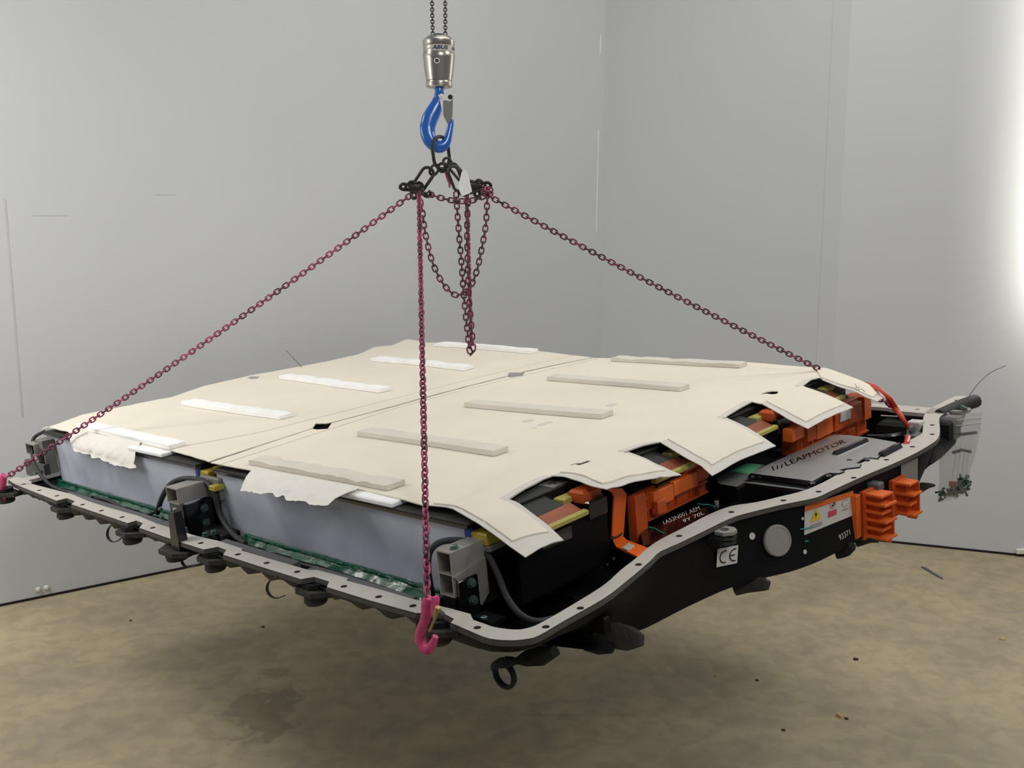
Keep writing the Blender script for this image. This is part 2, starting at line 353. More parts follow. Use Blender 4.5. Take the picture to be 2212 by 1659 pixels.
# ---------------------------------------------------------------- battery tray
tray = thing('battery_tray', 'large black vehicle battery tray with grey gasket rim, hanging from four chains', 'battery tray', (-1.1, 1.0, -.17))
outer_px = [(18, 1036), (32, 1046), (122, 1081.5), (145, 1076), (162, 1083), (154, 1089), (276, 1130), (294, 1124.5), (309, 1130), (301, 1140), (380, 1168), (440, 1187), (471, 1181), (489, 1188), (482, 1198), (560, 1223), (650, 1251), (678, 1246), (711, 1256), (706, 1268), (800, 1297), (898, 1324), (957, 1324), (981, 1337), (974, 1345), (1022, 1366), (1057, 1379), (1100, 1383), (1138, 1380), (1165, 1372), (1220, 1340), (1302, 1294), (1350, 1258), (1401, 1215), (1421, 1195), (1442, 1184), (1467, 1173), (1523, 1146), (1553, 1131), (1580, 1119), (1604, 1111), (1680, 1092), (1730, 1082), (1768, 1073), (1800, 1058), (1873, 1025), (1933, 1000), (1979, 978), (2013, 958), (2027, 945), (2030, 926), (2028.5, 909), (2033, 898), (2056, 885), (2087, 866), (2102, 856)]
inner_px = [(2066, 855), (2058, 858), (2030, 872), (2010, 882), (1998, 894), (1993.5, 909), (1993.5, 930), (1986, 940), (1945, 960), (1902, 982), (1858, 1001), (1815, 1022), (1776, 1043), (1735, 1060), (1692, 1071), (1632, 1085), (1580, 1093), (1534, 1110), (1480, 1138), (1427, 1165), (1401, 1182), (1376, 1204), (1340, 1232), (1301, 1266), (1220, 1316), (1165, 1347), (1138, 1357), (1111, 1360), (1070, 1355), (1046, 1347), (1022, 1339), (1016, 1326), (975, 1315), (911, 1299), (830, 1276), (749, 1254), (752, 1249), (686, 1231), (666, 1231), (600, 1212), (521.5, 1189), (524, 1185), (471, 1168), (443, 1162), (415, 1155), (380, 1143), (339, 1131), (298, 1114), (240, 1098), (192, 1083), (157, 1068), (68, 1045), (68, 1040), (38, 1030)]
hole_px = [(51, 1046), (85, 1059), (123, 1071), (178.5, 1090), (219, 1103), (264, 1117), (330, 1140), (377, 1156), (434, 1173), (514, 1197.5), (576, 1216), (642, 1235), (743, 1266.6), (818, 1289), (892, 1308.6), (1031, 1355.6), (1179, 1354), (1253.6, 1313.6), (1379, 1219.5), (1467, 1157.7), (1579.7, 1106), (1692, 1081), (1768, 1062), (1844, 1032), (1915, 993), (1971, 965), (2013.5, 938), (2013.5, 918), (2018, 893), (2067, 865)]
def cm(pts, k=3):
    P = [Vector(p) for p in pts]; out = []
    for i in range(len(P)-1):
        p0, p1, p2, p3 = P[max(0, i-1)], P[i], P[i+1], P[min(len(P)-1, i+2)]
        for j in range(k):
            t = j/k; out.append(tuple(.5*((2*p1)+(p2-p0)*t+(2*p0-5*p1+4*p2-p3)*t*t+(3*p1-p0-3*p2+p3)*t**3)))
    return out+[tuple(P[-1])]
outer_px = outer_px[:25]+cm(outer_px[25:])
inner_px = cm(inner_px[:30])+inner_px[30:]
def xy(px): return [(p.x, p.y) for p in (Ph(*q, 0) for q in px)]
def inside(p, poly):
    c = False; n = len(poly); x, y = p
    for i in range(n):
        x0, y0 = poly[i]; x1, y1 = poly[(i+1) % n]
        if (y0 > y) != (y1 > y) and x < (x1-x0)*(y-y0)/(y1-y0)+x0: c = not c
    return c
def plate(outline, holes, z1, z0, step=0, hf=None, mi_side=0):
    """flat plate with holes: outline/holes are xy loops"""
    vs = list(outline); ed = [(i, (i+1) % len(outline)) for i in range(len(outline))]
    for hl in holes:
        b = len(vs); vs += hl; ed += [(b+i, b+(i+1) % len(hl)) for i in range(len(hl))]
    loops = [outline]+holes
    if step:
        xs = [p[0] for p in outline]; ys = [p[1] for p in outline]
        x = min(xs)+step*.5
        while x < max(xs):
            y = min(ys)+step*.5
            while y < max(ys):
                if inside((x, y), outline) and not any(inside((x, y), h) for h in holes): vs.append((x+random.uniform(-.2, .2)*step, y+random.uniform(-.2, .2)*step))
                y += step
            x += step
    r = delaunay_2d_cdt([Vector(v) for v in vs], ed, [], 0, 1e-6)
    co, fc = r[0], r[2]
    tri = []
    for f in fc:
        cx = sum(co[i].x for i in f)/len(f); cy = sum(co[i].y for i in f)/len(f)
        if inside((cx, cy), outline) and not any(inside((cx, cy), h) for h in holes): tri.append(list(f))
    hf = hf or (lambda x, y: 0)
    m = MB(); n = len(co)
    m.add([(c.x, c.y, z1+hf(c.x, c.y)) for c in co]+[(c.x, c.y, z0+hf(c.x, c.y)) for c in co], tri+[[i+n for i in reversed(f)] for f in tri])
    cnt = {}
    for f in tri:
        for i in range(len(f)):
            a, b = f[i], f[(i+1) % len(f)]; cnt[(a, b)] = 1
    side = [[a, a+n, b+n, b] for (a, b) in cnt if (b, a) not in cnt]
    m.add([], [])
    m.f += side; m.m += [mi_side]*len(side)
    return m
def circle(c, r, n=14): return [(c[0]+r*math.cos(6.28318*i/n), c[1]+r*math.sin(6.28318*i/n)) for i in range(n)]
band = xy(outer_px)+xy(inner_px)
holes = [circle(Ph(*q, 0), .0078) for q in hole_px]
holes = [h for h in holes if all(inside(p, band) for p in h)]
plate(band, holes, 0, -.005, mi_side=1).build('gasket', [M['rim'], M['rimside']], tray, label='grey flat gasket with bolt holes')
# flange under the gasket
def offs(poly, d):
    n = len(poly); out = []
    for i in range(n):
        a, b, c = Vector(poly[i-1]), Vector(poly[i]), Vector(poly[(i+1) % n])
        e1 = (b-a).normalized(); e2 = (c-b).normalized(); nn = Vector((e1.y+e2.y, -e1.x-e2.x))
        if nn.length < 1e-4: nn = Vector((e1.y, -e1.x))
        nn.normalize(); k = min(2.0, 1/max(.5, nn.dot(Vector((e1.y, -e1.x)))))
        out.append((b.x+nn.x*d*k, b.y+nn.y*d*k))
    return out
area2 = sum(band[i][0]*band[(i+1) % len(band)][1]-band[(i+1) % len(band)][0]*band[i][1] for i in range(len(band)))
sg = 1 if area2 > 0 else -1
plate(offs(band, .002*sg), [], -.005, -.012).build('flange', M['rimside'], tray)
# rear and left-end flanges
rear = [(-2.33, 2.04), (-2.33, 2.085), (-.0, 2.085), (.05, 2.10), (.09, 2.03), (.05, 2.0), (-.05, 2.0), (-.12, 2.035), (-.5, 2.04)]
plate(rear, [circle((-.02-.17*k, 2.06 if k else 2.045), .0078) for k in range(0, 13)], 0, -.012).build('flange', M['rim'], tray)
plate([(-2.36, .05), (-2.31, .05), (-2.31, 2.04), (-2.36, 2.085)], [circle((-2.335, .2+.2*k), .0078) for k in range(9)], -.002, -.014).build('flange', M['rim'], tray)
# shell walls
front_out = [Ph(*q, 0) for q in outer_px[24:]]
bot_px = [(900, 1345), (960, 1362), (1062, 1403), (1160, 1398), (1265, 1395), (1383, 1364), (1480, 1313), (1566, 1273), (1640, 1250), (1705, 1237), (1770, 1213), (1834, 1179), (1900, 1145), (1933, 1117), (1960, 1098), (1973, 1072), (1988, 1018, -.105), (2030, 993, -.09), (2064, 958, -.08)]
bot = [Ph(q[0], q[1], q[2] if len(q) > 2 else -.17) for q in bot_px]
def resample(pts, n):
    pts = [Vector(p) for p in pts]; L = [0]
    for i in range(1, len(pts)): L.append(L[-1]+(pts[i]-pts[i-1]).length)
    out = []; j = 0
    for k in range(n):
        s = L[-1]*k/(n-1)
        while j < len(L)-2 and L[j+1] < s: j += 1
        t = (s-L[j])/max(1e-9, L[j+1]-L[j]); out.append(pts[j].lerp(pts[j+1], t))
    return out
front = [p for p in front_out if True]
# top line of wall: inset from rim outer edge ; bottom line: traced silhouette of the belly
ft = [Vector((p.x, p.y)) for p in front]
ftop = [Vector(p) for p in offs([(p.x, p.y) for p in ft], 0)]
def smooth2(pts, it=2):
    pts = [Vector(p) for p in pts]
    for _ in range(it): pts = [pts[0]]+[(pts[i-1]+pts[i]*2+pts[i+1])/4 for i in range(1, len(pts)-1)]+[pts[-1]]
    return pts
def inset_line(pts, d):
    out = []
    for i, p in enumerate(pts):
        a = pts[max(0, i-1)]; b = pts[min(len(pts)-1, i+1)]; t = (b-a).normalized()
        out.append(Vector((p.x-t.y*d, p.y+t.x*d)))
    return out
topl = smooth2(resample(inset_line([Vector((p.x, p.y)) for p in front], .012), 60), 1)
# bottom line points matched by Y
bot3 = smooth2(resample(bot, 60), 1); botv = [Vector((p.x, p.y)) for p in bot3]
def skp(i, t):        # t 0 top .. 1 bottom
    a, b = topl[i], botv[i]
    k = 0 if t < .1 else ((t-.1)/.9)
    k = k**1.3
    return Vector((a.x+(b.x-a.x)*k, a.y+(b.y-a.y)*k, -.012+(bot3[i].z+.012)*t))
NS = 59; NT = 6
m = MB(); g = [[skp(i, j/NT) for i in range(NS+1)] for j in range(NT+1)]
m.grid(lambda s, t: g[int(round(t*NT))][int(round(s*NS))], NS, NT)
SK = []
for j in range(NT):
    for i in range(NS):
        SK.append((g[j][i], g[j][i+1], g[j+1][i+1])); SK.append((g[j][i], g[j+1][i+1], g[j+1][i]))
m.build('front_wall', M['black'], tray, smooth=True)
def sk(x, y, off=.0015):     # point on front wall seen at x,y, pushed out
    d = (MPI.to_3x3() @ ray(x, y)).normalized(); o = MPI @ CAMW; best = None
    for a, b, c in SK:
        r = intersect_ray_tri(a, b, c, d, o, True)
        if r and (best is None or (r-o).length < (best[0]-o).length):
            n = (b-a).cross(c-a).normalized()
            if n.dot(d) > 0: n = -n
            best = (r, n)
    if best is None:
        r = Pu(x, y, -.12); return r, Vector((1, -.1, 0)).normalized()
    return best[0]+best[1]*off, best[1]
# belly, rear, left walls
belly = [(p.x, p.y) for p in botv]+[(.0, 2.04), (-2.25, 2.02), (-2.28, .16), (-1.2, .12)]
bp3 = [Vector((x, y, -.17)) for x, y in belly]
def belly_z(x, y):
    return -.075-.095*min(1, max(0, (x+.6)/.35))
m = MB()
bx = [(-2.28+2.0*i/12) for i in range(13)]
m.grid(lambda s, t: Vector((-2.3+1.92*s, .32+1.7*t, belly_z(-2.3+1.92*s, 0))), 16, 8)
fb = [botv[i] for i in range(0, 60)]
m.grid(lambda s, t: Vector((-.38*(1-t)+fb[int(round(s*59))].x*t, max(.32, fb[int(round(s*59))].y)*(1-t)+fb[int(round(s*59))].y*t, -.135*(1-t)+bot3[int(round(s*59))].z*t)), 59, 5)
m.build('base_plate', M['blackm'], tray)
m = MB()
m.grid(lambda s, t: Vector((-2.30+2.30*s, 2.04, -.012+(belly_z(-2.3+2.3*s, 0)+.012)*t)), 10, 2)
m.grid(lambda s, t: Vector((-2.33+.1*t, .06+1.98*s, -.012-.06*t)), 10, 2)
m.build('rear_wall', M['black'], tray)
left_in = [(-2.33, .035)]+[(p.x, p.y+.0) for p in (Ph(*q, 0) for q in [(68, 1047), (192, 1086), (339, 1133), (521, 1192), (749, 1257), (911, 1303), (1016, 1330), (1070, 1359)])]
li = resample([Vector((a, b, 0)) for a, b in left_in], 30)
m = MB(); m.grid(lambda s, t: Vector((li[int(round(s*29))].x, li[int(round(s*29))].y+.01+.3*t, -.026-(.026-(belly_z(li[int(round(s*29))].x, 0)+.05))*t)), 29, 4); m.build('side_wall', M['black'], tray)
# left outer rail with scallops
rail = []
top_r = [(30, 1050), (122, 1086), (276, 1136), (380, 1173), (440, 1192), (560, 1228), (650, 1257), (800, 1302), (898, 1330), (974, 1350), (1030, 1372), (1075, 1388)]
tr = resample([Vector((Ph(*q, -.012).x, Ph(*q, -.012).y+.006, 0)) for q in top_r], 121)
lug_px = [(138, 1087), (282, 1137.7), (461, 1193), (677.7, 1259.7), (944, 1339)]
lugs = [Ph(x, y, -.018) for x, y in lug_px]
def railz(p):
    d = min(abs(p.x-l.x) for l in lugs); k = min(1, d/.07)
    return -.016-.028*k*(.55+.45*abs(math.sin(p.x*31)))-.006*math.sin(p.x*70)
m = MB(); n = len(tr)
for off, fl_ in ((0, 1), (.05, 0)):
    m.grid(lambda s, t: Vector((tr[int(round(s*(n-1)))].x, tr[int(round(s*(n-1)))].y+off+.012*t, -.012+(railz(tr[int(round(s*(n-1)))])+.012)*t)), n-1, 3)
m.grid(lambda s, t: Vector((tr[int(round(s*(n-1)))].x, tr[int(round(s*(n-1)))].y+.012+.05*t, railz(tr[int(round(s*(n-1)))])-.01*t)), n-1, 1)
m.build('side_rail', M['dirt'], tray, smooth=True)
def hexa(c, r1, r2, rot=0):
    return [(c[0]+r1*math.cos(a+rot)*sx, c[1]+r2*math.sin(a+rot)) for a, sx in [(math.pi/8+math.pi/4*i, 1) for i in range(8)]]
def make_lug(par, c, top=0.004, sc_=1.0, matp='blackm'):
    c2 = (c.x, c.y)
    m = plate(hexa(c2, .034*sc_, .026*sc_), [circle(c2, .012*sc_)], c.z+top, c.z+top-.010)
    lg = m.build('mounting_lug', M[matp], par)
    m = plate([(c2[0]+dx*sc_, c2[1]+dy*sc_) for dx, dy in ((-.055, .03), (-.042, -.02), (-.028, -.034), (.03, -.034), (.045, -.02), (.075, .0), (.07, .03))], [], c.z+top-.012, c.z+top-.024)
    m.build('lug_plate', M['dirt'], lg)
    mm = MB(); mm.lathe([(.024*sc_, 0), (.028*sc_, .006), (.026*sc_, .02), (.018*sc_, .026)], Matrix.Translation((c2[0], c2[1], c.z+top-.052)), 16)
    mm.build('lug_boss', M['dirt'], lg, smooth=True)
    return lg
for l in lugs: make_lug(tray, l)
c = Ph(10, 1056, -.02); make_lug(tray, c)
# post lug plate
c = Ph(380, 1186, -.03)
plate([(c.x+dx, c.y+dy) for dx, dy in ((-.055, .0), (-.03, -.035), (.04, -.035), (.075, -.01), (.06, .05), (-.03, .05))], [], c.z+.004, c.z-.008).build('lug_plate', M['dirt'], tray)
MB().lathe([(.012, 0), (.028, .004), (.03, .02), (.028, .024)], Matrix.Translation((c.x, c.y, c.z-.032)), 16).build('lug_boss', M['dirt'], tray, smooth=True)
a = Pv(390, 1184, c.y); z1 = Pv(390, 1108, c.y).z
m = MB()
m.prism([(a.x-.016, c.y-.012, z1-.008), (a.x+.014, c.y-.012, z1), (a.x+.014, c.y+.012, z1), (a.x-.016, c.y+.012, z1-.008)], [(a.x-.022, c.y-.014, a.z), (a.x+.022, c.y-.014, a.z), (a.x+.022, c.y+.014, a.z), (a.x-.022, c.y+.014, a.z)])
post = m.build('guide_post', M['blackg'], tray)
MB().lathe([(.006, 0), (.006, .01), (.003, .013)], Matrix.Translation((a.x+.002, c.y, z1-.003)), 10).build('bolt', M['zinc'], post, smooth=True)
# ---- front wall details
def bil(q, s, t):
    return q[0]*(1-s)*(1-t)+q[1]*s*(1-t)+q[2]*s*t+q[3]*(1-s)*t
def skdecal(par, name, px, mm, off=.002, shapes=(), nu=8, nv=3, curve=0):
    """px: TL, TR, BR, BL corner pixels on the front wall; shapes: (points in unit square, material)"""
    Q = [Vector(p) for p in px]
    def pos(s, t, o=off): return sk(*bil(Q, s, t), o)[0]
    ob = MB().grid(lambda s, t: pos(s, t), nu, nv).build(name, mm, par)
    for nm, vs, fs, m2 in shapes:
        MB().add([pos(x, 1-y, off+.0014) for x, y in vs], fs).build(nm, m2, ob)
    return ob
def arcstrip(cx, cy, r, w, a0, a1, n=18, sx=1.0):
    vs = []; fs = []
    for i in range(n+1):
        a = math.radians(a0+(a1-a0)*i/n)
        for rr in (r-w/2, r+w/2): vs.append((cx+rr*math.cos(a)*sx, cy+rr*math.sin(a)))
    for i in range(n): fs.append((2*i, 2*i+1, 2*i+3, 2*i+2))
    return vs, fs
def rect(x0, y0, x1, y1, n=8):
    vs = [(x0+(x1-x0)*i/n, y) for y in (y0, y1) for i in range(n+1)]
    return vs, [(i, i+1, n+2+i, n+1+i) for i in range(n)]
c1 = arcstrip(.37, .5, .33, .07, 75, 285, sx=.72); c2 = arcstrip(.84, .5, .33, .07, 75, 285, sx=.72); c3 = rect(.60, .465, .84, .535)
vs = c2[0]+c3[0]; fs = c2[1]+[tuple(i+len(c2[0]) for i in f_) for f_ in c3[1]]
skdecal(tray, 'ce_label', [(1547, 1185.6), (1592.4, 1177), (1590, 1216), (1545, 1225)], M['label'], .004, [('letter_c', c1[0], c1[1], M['ink']), ('letter_e', vs, fs, M['ink'])])['label'] = 'white label with the CE mark'
def txtshape(nm, s, x0, y0, x1, y1, mm, **k):
    v, f = text_poly(s, **k); return (nm, [(x0+(x1-x0)*a, y0+(y1-y0)*b) for a, b in v], f, mm)
tri = [(.12, .36), (.34, .36), (.23, .80)]
warn = [('orange_band',)+rect(0, .80, 1, 1)+(M['labelo'],), ('warning_triangle', tri, [(0, 1, 2)], M['warny']), ('lightning_bolt', [(.235, .74), (.20, .55), (.225, .55), (.215, .40), (.26, .60), (.235, .60), (.25, .74)], [(0, 1, 2, 3, 4, 5, 6)], M['ink'])]
warn.append(('red_square',)+rect(.49, .30, .66, .52)+(M['pinkred'],))
for k, (cx_, cy_) in enumerate(((.58, .72),)):
    v1 = arcstrip(cx_, cy_, .12, .02, 0, 360, sx=.5); warn.append(('symbol_ring', v1[0], v1[1], M['pinkred']))
    v2 = arcstrip(cx_, cy_+.02, .06, .05, 200, 420, sx=.4); warn.append(('symbol', v2[0], v2[1], M['ink']))
for y in (.22, .14): warn.append(('text_line',)+rect(.12, y, .36, y+.03)+(M['grayp'],))
v3 = arcstrip(.84, .62, .13, .015, 40, 330, sx=.5); warn.append(('symbol_outline', v3[0], v3[1], M['grayp'])); warn.append(('symbol_outline',)+rect(.78, .36, .90, .39)+(M['grayp'],))
skdecal(tray, 'warning_label', [(1737, 1092), (1841, 1060), (1839, 1114), (1736, 1156)], M['label'], .002, warn, nu=12)['label'] = 'white high voltage warning label with orange band and yellow triangle'
# round vent
p, n = sk(1674, 1167, 0)
m = MB(); Mx = Matrix.Translation(p) @ n.to_track_quat('Z', 'Y').to_matrix().to_4x4()
m.lathe([(.036, 0), (.039, .004), (.040, .012), (.0375, .016), (.034, .0165), (.0335, .0155), (.001, .0155)], Mx, 36); m.build('pressure_vent', M['vent'], tray, smooth=True, label='round grey pressure vent cap')
# oval marks
for (x, y, r) in ((1624, 1158, .009), (1738, 1192, .006), (1733, 1120, .004)):
    p, n = sk(x, y, .001); MB().cyl(p, p+n*.001, r, 12).build('rivet', M['label'], tray)
for pts in (((1726, 1143), (1740, 1141), (1752, 1138)), ((1736, 1169), (1743, 1168))):
    MB().tube([sk(*q, .004)[0] for q in pts], .0016, 6).build('paint_mark', M['teal'], tray, label='teal paint mark')
v, f = text_poly('93371'); Q = [Vector(q) for q in ((1810, 1156), (1834, 1143), (1836, 1154), (1813, 1168))]
MB().add([sk(*bil(Q, a, 1-b), .0015)[0] for a, b in v], f).build('lettering', M['wink'], tray, label='small white digits')
# lug on front wall
p, n = sk(1563, 1160, 0); cc = Vector((p.x+.016, p.y, 0)); q = hit(1563, 1143, 0, p.x+.02)
cc = Vector((p.x+.022, q.y, q.z))
for k, (dz, r) in enumerate(((0, .92), (-.013, .88), (-.025, .84))):
    o_ = plate(hexa((cc.x, cc.y), .034*r, .029*r), [circle((cc.x, cc.y), .0115)], cc.z+dz, cc.z+dz-.008)
    o_.build('mounting_lug' if k == 0 else 'lug_plate', M['alu'] if k == 0 else M['rubber'], tray)
MB().box((cc.x-.06, cc.y-.03, cc.z-.042), (cc.x+.004, cc.y+.02, cc.z-.009), bev=.008).build('lug_bracket', M['blackm'], tray)
# front wall ribs and foot brackets
def blob(path, rads, mm, nm, par=tray, n=8, label=None):
    o_ = MB().tube(path, .01, n, rads=rads).build(nm, mm, par, smooth=True)
    for v_ in o_.data.vertices: v_.co += Vector(noise.noise_vector(v_.co*45))*.006
    if label: o_['label'] = label
    return o_
def pxpath(pts, f): return [f(*q) for q in pts]
blob(pxpath([(1300, 1365), (1330, 1372), (1365, 1380), (1388, 1384)], lambda x, y: Pv(x, y, .36)), [(.022, .014), (.03, .018), (.026, .014), (.012, .010)], M['dirt'], 'foot_bracket')
blob(pxpath([(1270, 1388), (1300, 1398), (1322, 1402)], lambda x, y: Pv(x, y, .33)), [(.02, .012), (.02, .012), (.008, .006)], M['blackm'], 'foot_bracket')
blob(pxpath([(1115, 1428), (1140, 1422), (1170, 1415), (1200, 1408)], lambda x, y: Pv(x, y, .14)), [(.006, .006), (.018, .012), (.022, .014), (.010, .012)], M['blackm'], 'foot_bracket')
blob(pxpath([(1590, 1272), (1620, 1262), (1655, 1262), (1660, 1255)], lambda x, y: Pv(x, y, .85)), [(.02, .012), (.022, .012), (.016, .012), (.006, .006)], M['dirt'], 'foot_bracket')
blob(pxpath([(1850, 1172), (1880, 1162), (1898, 1167)], lambda x, y: Pv(x, y, 1.45)), [(.012, .008), (.016, .011), (.008, .006)], M['dirt'], 'foot_bracket')
blob(pxpath([(1975, 1062), (1992, 1050), (2008, 1048), (2020, 1050)], lambda x, y: Pv(x, y, 1.8)), [(.014, .012), (.016, .012), (.010, .006), (.005, .003)], M['dirt'], 'foot_bracket')
blob(pxpath([(1810, 1190), (1830, 1185), (1842, 1178)], lambda x, y: Pv(x, y, 1.18)), [(.022, .02), (.022, .018), (.012, .012)], M['blackm'], 'foot_bracket')
MB().box(*(lambda a: (a+Vector((-.02, -.01, -.02)), a+Vector((.02, .012, .02))))(Pv(1295, 1348, .30)), bev=.004).build('small_bracket', M['black'], tray)
# pipe clip
pc = Pv(1090, 1458, .10); rr = .026
clip = MB().tube([pc+Vector((rr*math.cos(a), .0, rr*math.sin(a))) for a in [math.radians(70-i*15) for i in range(22)]], .004, 8, rads=[(.008, .0035+.0015*abs(math.sin(i*.9))) for i in range(22)], up=(0, 1, 0)).build('pipe_clip', M['blackm'], tray, smooth=True, label='broken black ring shaped pipe clip')
MB().tube(pxpath([(1064, 1440), (1080, 1432), (1100, 1430), (1120, 1428)], lambda x, y: Pv(x, y, .10)), .006, 8, rads=[(.010, .005), (.012, .007), (.012, .006), (.006, .005)]).build('clip_arm', M['blackm'], clip, smooth=True)
MB().tube(pxpath([(1092, 1434), (1095, 1420), (1097, 1424)], lambda x, y: Pv(x, y, .10)), .004, 6).build('clip_tab', M['blackm'], clip)
# orange high voltage connectors on the front wall
def connector(px, py, bw, bh, prot, fins, nm='connector', back=True):
    p, n = sk(px, py, 0); n = Vector((n.x, n.y, 0)).normalized(); t = Vector((n.y, -n.x, 0));
    if t.y < 0: t = -t
    Mx = Matrix(((t.x, n.x, 0, p.x), (t.y, n.y, 0, p.y), (0, 0, 1, p.z), (0, 0, 0, 1)))
    root = MB().box((-.012, 0, -bh/2-.01), (bw+.01, .012, bh/2+.01), M=Mx, bev=.002).build('hv_connector', M['oranged'], tray, label='orange finned high voltage connector')
    for k in range(fins):
        z = -bh/2+bh*k/(fins-1)
        MB().box((0, .01, z-.004), (bw, prot-(.01 if k % 2 else 0), z+.004), M=Mx, bev=.0015).build('fin', M['orange'], root)
    MB().box((bw*.82, .01, -bh/2), (bw*.92, prot*.92, bh/2), M=Mx).build('web', M['oranged'], root)
    MB().box((bw*.2, .01, -bh/2), (bw*.8, prot*.6, bh/2), M=Mx).build('web', M['oranged'], root)
    MB().box((bw*.5, prot*.5, -bh/2-.016), (bw*.7, prot*.9, -bh/2), M=Mx).build('latch', M['orange'], root)
    return root
connector(1862, 1112, .055, .115, .07, 6)
p, n = sk(1845, 1108, .004); MB().box((p.x-.008, p.y-.012, p.z-.07), (p.x+.008, p.y+.014, p.z+.05), bev=.002).build('connector_flange', M['orange'], tray)
connector(1925, 1075, .05, .085, .065, 4)
MB().box(*(lambda a: (a+Vector((-.02, -.012, -.012)), a+Vector((.02, .02, .012))))(sk(1880, 1050, .01)[0]), bev=.004).build('clamp', M['slate'], tray)
# foggy foil label
o_ = MB().grid(lambda s, t: sk(1942+36*s, (1004-16*s)+(96-5*s)*t, .006)[0], 6, 6).build('foil_sleeve', M['clear2'], tray, label='cloudy foil wrapped over the tray wall')
# inner floor bump with highlight, inner details
c = Ph(1185, 1300, -.13)
MB().lathe([(.07, 0), (.066, .018), (.05, .028), (.02, .03), (.001, .03)], Matrix.Translation((c.x, c.y, -.155)), 28).build('floor_dome', M['blackg'], tray, smooth=True)
c = Ph(1905, 952, -.10)
m = MB(); m.tube([Vector((c.x+.095*math.cos(a), c.y+.12*math.sin(a), -.06)) for a in [6.2832*i/36 for i in range(36)]], .010, 8, closed=True); m.build('floor_ring', M['blackg'], tray, smooth=True, label='glossy black ring pressed in the tray corner')
MB().box((-.12, 1.95, -.155), (.0, 2.03, -.03), bev=.01).build('corner_block', M['blackm'], tray)
MB().tube([Ph(x, y, -.02) for x, y in ((1903, 898), (1940, 900), (1990, 901))], .003, 6).build('weld_line', M['alu'], tray)
for (x, y) in ((1900, 930), (1912, 927), (1925, 932), (1950, 932)):
    c = Ph(x, y, -.07); MB().cyl(c, c+Vector((0, 0, .012)), .009, 8, bev=.002).build('bolt', M['blackg'], tray, smooth=True)
for (x, y) in ((1301, 1228), (1326, 1209), (1312, 1222)):
    c = Ph(x, y, -.10); MB().cyl(c, c+Vector((0, 0, .006)), .003, 8).build('bolt', M['alu'], tray)
# green foil strips along the modules
for (x0, x1, xs) in ((-2.34, -1.43, 40), (-1.10, -.32, 40)):
    def gf(s, t, x0=x0, x1=x1):
        x = x0+(x1-x0)*s; w = noise.noise(Vector((x*22, t*3, 1)))
        return Vector((x, .156-.06*t-.014*w*t, -.026-.04*t+.012*w*(.3+t)))
    MB().grid(gf, 90, 6).build('green_film', M['green'], tray, smooth=True, label='crumpled glossy green film')
    if True:
        a_, b_ = x0, x1
        MB().tube([Vector((a_+(b_-a_)*i/24, .148+.001*math.sin(i), -.028)) for i in range(25)], .005, 8).build('film_edge', M['green'], tray, smooth=True)
# black ledge and grey strips inside the left rim
for x0, x1 in ((-2.0, -1.25), (-1.05, -.72), (-.66, -.3)):
    MB().box((x0, .035, -.022), (x1, .062, -.004)).build('sealing_strip', M['slate'], tray)
def hose(pts, r, nm='hose', par=tray, mm='rubber'):
    # smooth catmull
    P = [Vector(p) for p in pts]; out = []
    for i in range(len(P)-1):
        p0, p1, p2, p3 = P[max(0, i-1)], P[i], P[i+1], P[min(len(P)-1, i+2)]
        for k in range(6):
            t = k/6; out.append(.5*((2*p1)+(p2-p0)*t+(2*p0-5*p1+4*p2-p3)*t*t+(3*p1-p0-3*p2+p3)*t**3))
    out.append(P[-1]); return MB().tube(out, r, 10).build(nm, M[mm], par, smooth=True)
hose([Pv(935, 1290, .13), Pv(925, 1230, .12), Pv(930, 1190, .10), Pv(955, 1170, .12), Pv(1000, 1168, .15), Pv(1035, 1180, .17), Pv(1055, 1200, .17), Pv(1075, 1240, .16), Pv(1095, 1290, .14), Pv(1125, 1328, .14), Pv(1160, 1342, .17), Pv(1200, 1335, .22)], .007)
hose([Pv(340, 1108, .10), Pv(350, 1075, .09), Pv(370, 1045, .10), Pv(400, 1034, .12), Pv(440, 1040, .14), Pv(462, 1062, .14), Pv(475, 1110, .14), Pv(500, 1150, .13), Pv(530, 1175, .11)], .008)
hose([Pv(96, 932, .16), Pv(72, 948, .14), Pv(70, 985, .10), Pv(78, 1010, .08), Pv(100, 1040, .08), Pv(130, 1058, .07), Pv(200, 1075, .07)], .006)
hose([Ph(190, 1074, -.02), Ph(230, 1080, -.02), Ph(270, 1100, -.03), Ph(310, 1112, -.03), Ph(335, 1105, -.02)], .006)
hose([Ph(535, 1188, -.03), Ph(600, 1206, -.03), Ph(680, 1226, -.03), Ph(760, 1248, -.03), Ph(860, 1282, -.03)], .005)
# brackets (aluminium extrusions)
def hollow(par, a, b, cells, wall=.003, nm='aluminium_bracket', lab=None):
    x0, x1 = sorted((a.x, b.x)); z0, z1 = sorted((a.z, b.z)); y0, y1 = a.y, b.y
    m = MB(); m.box((x0, y0, z0), (x0+wall, y1, z1)); m.box((x1-wall, y0, z0), (x1, y1, z1))
    for k in range(cells+1):
        z = z0+(z1-z0-wall)*k/cells; m.box((x0+wall, y0, z), (x1-wall, y1, z+wall))
    r = m.build(nm, M['alu'], par, label=lab)
    MB().box((x0+wall, y0+.05, z0), (x1-wall, y0+.052, z1)).build('inner_web', M['aluin'], r)
    return r
def bolt(par, p, d, r=.008, L=.008):
    p = Vector(p); d = Vector(d).normalized(); m = MB(); m.cyl(p, p+d*.003, r*1.35, 14); m.cyl(p+d*.003, p+d*(.003+L), r, 6, bev=.001); return m.build('bolt', M['zinc'], par)
a = Pv(941, 1188, .07); b = Pv(981, 1250, .07); zb = Pv(950, 1283, .07).z
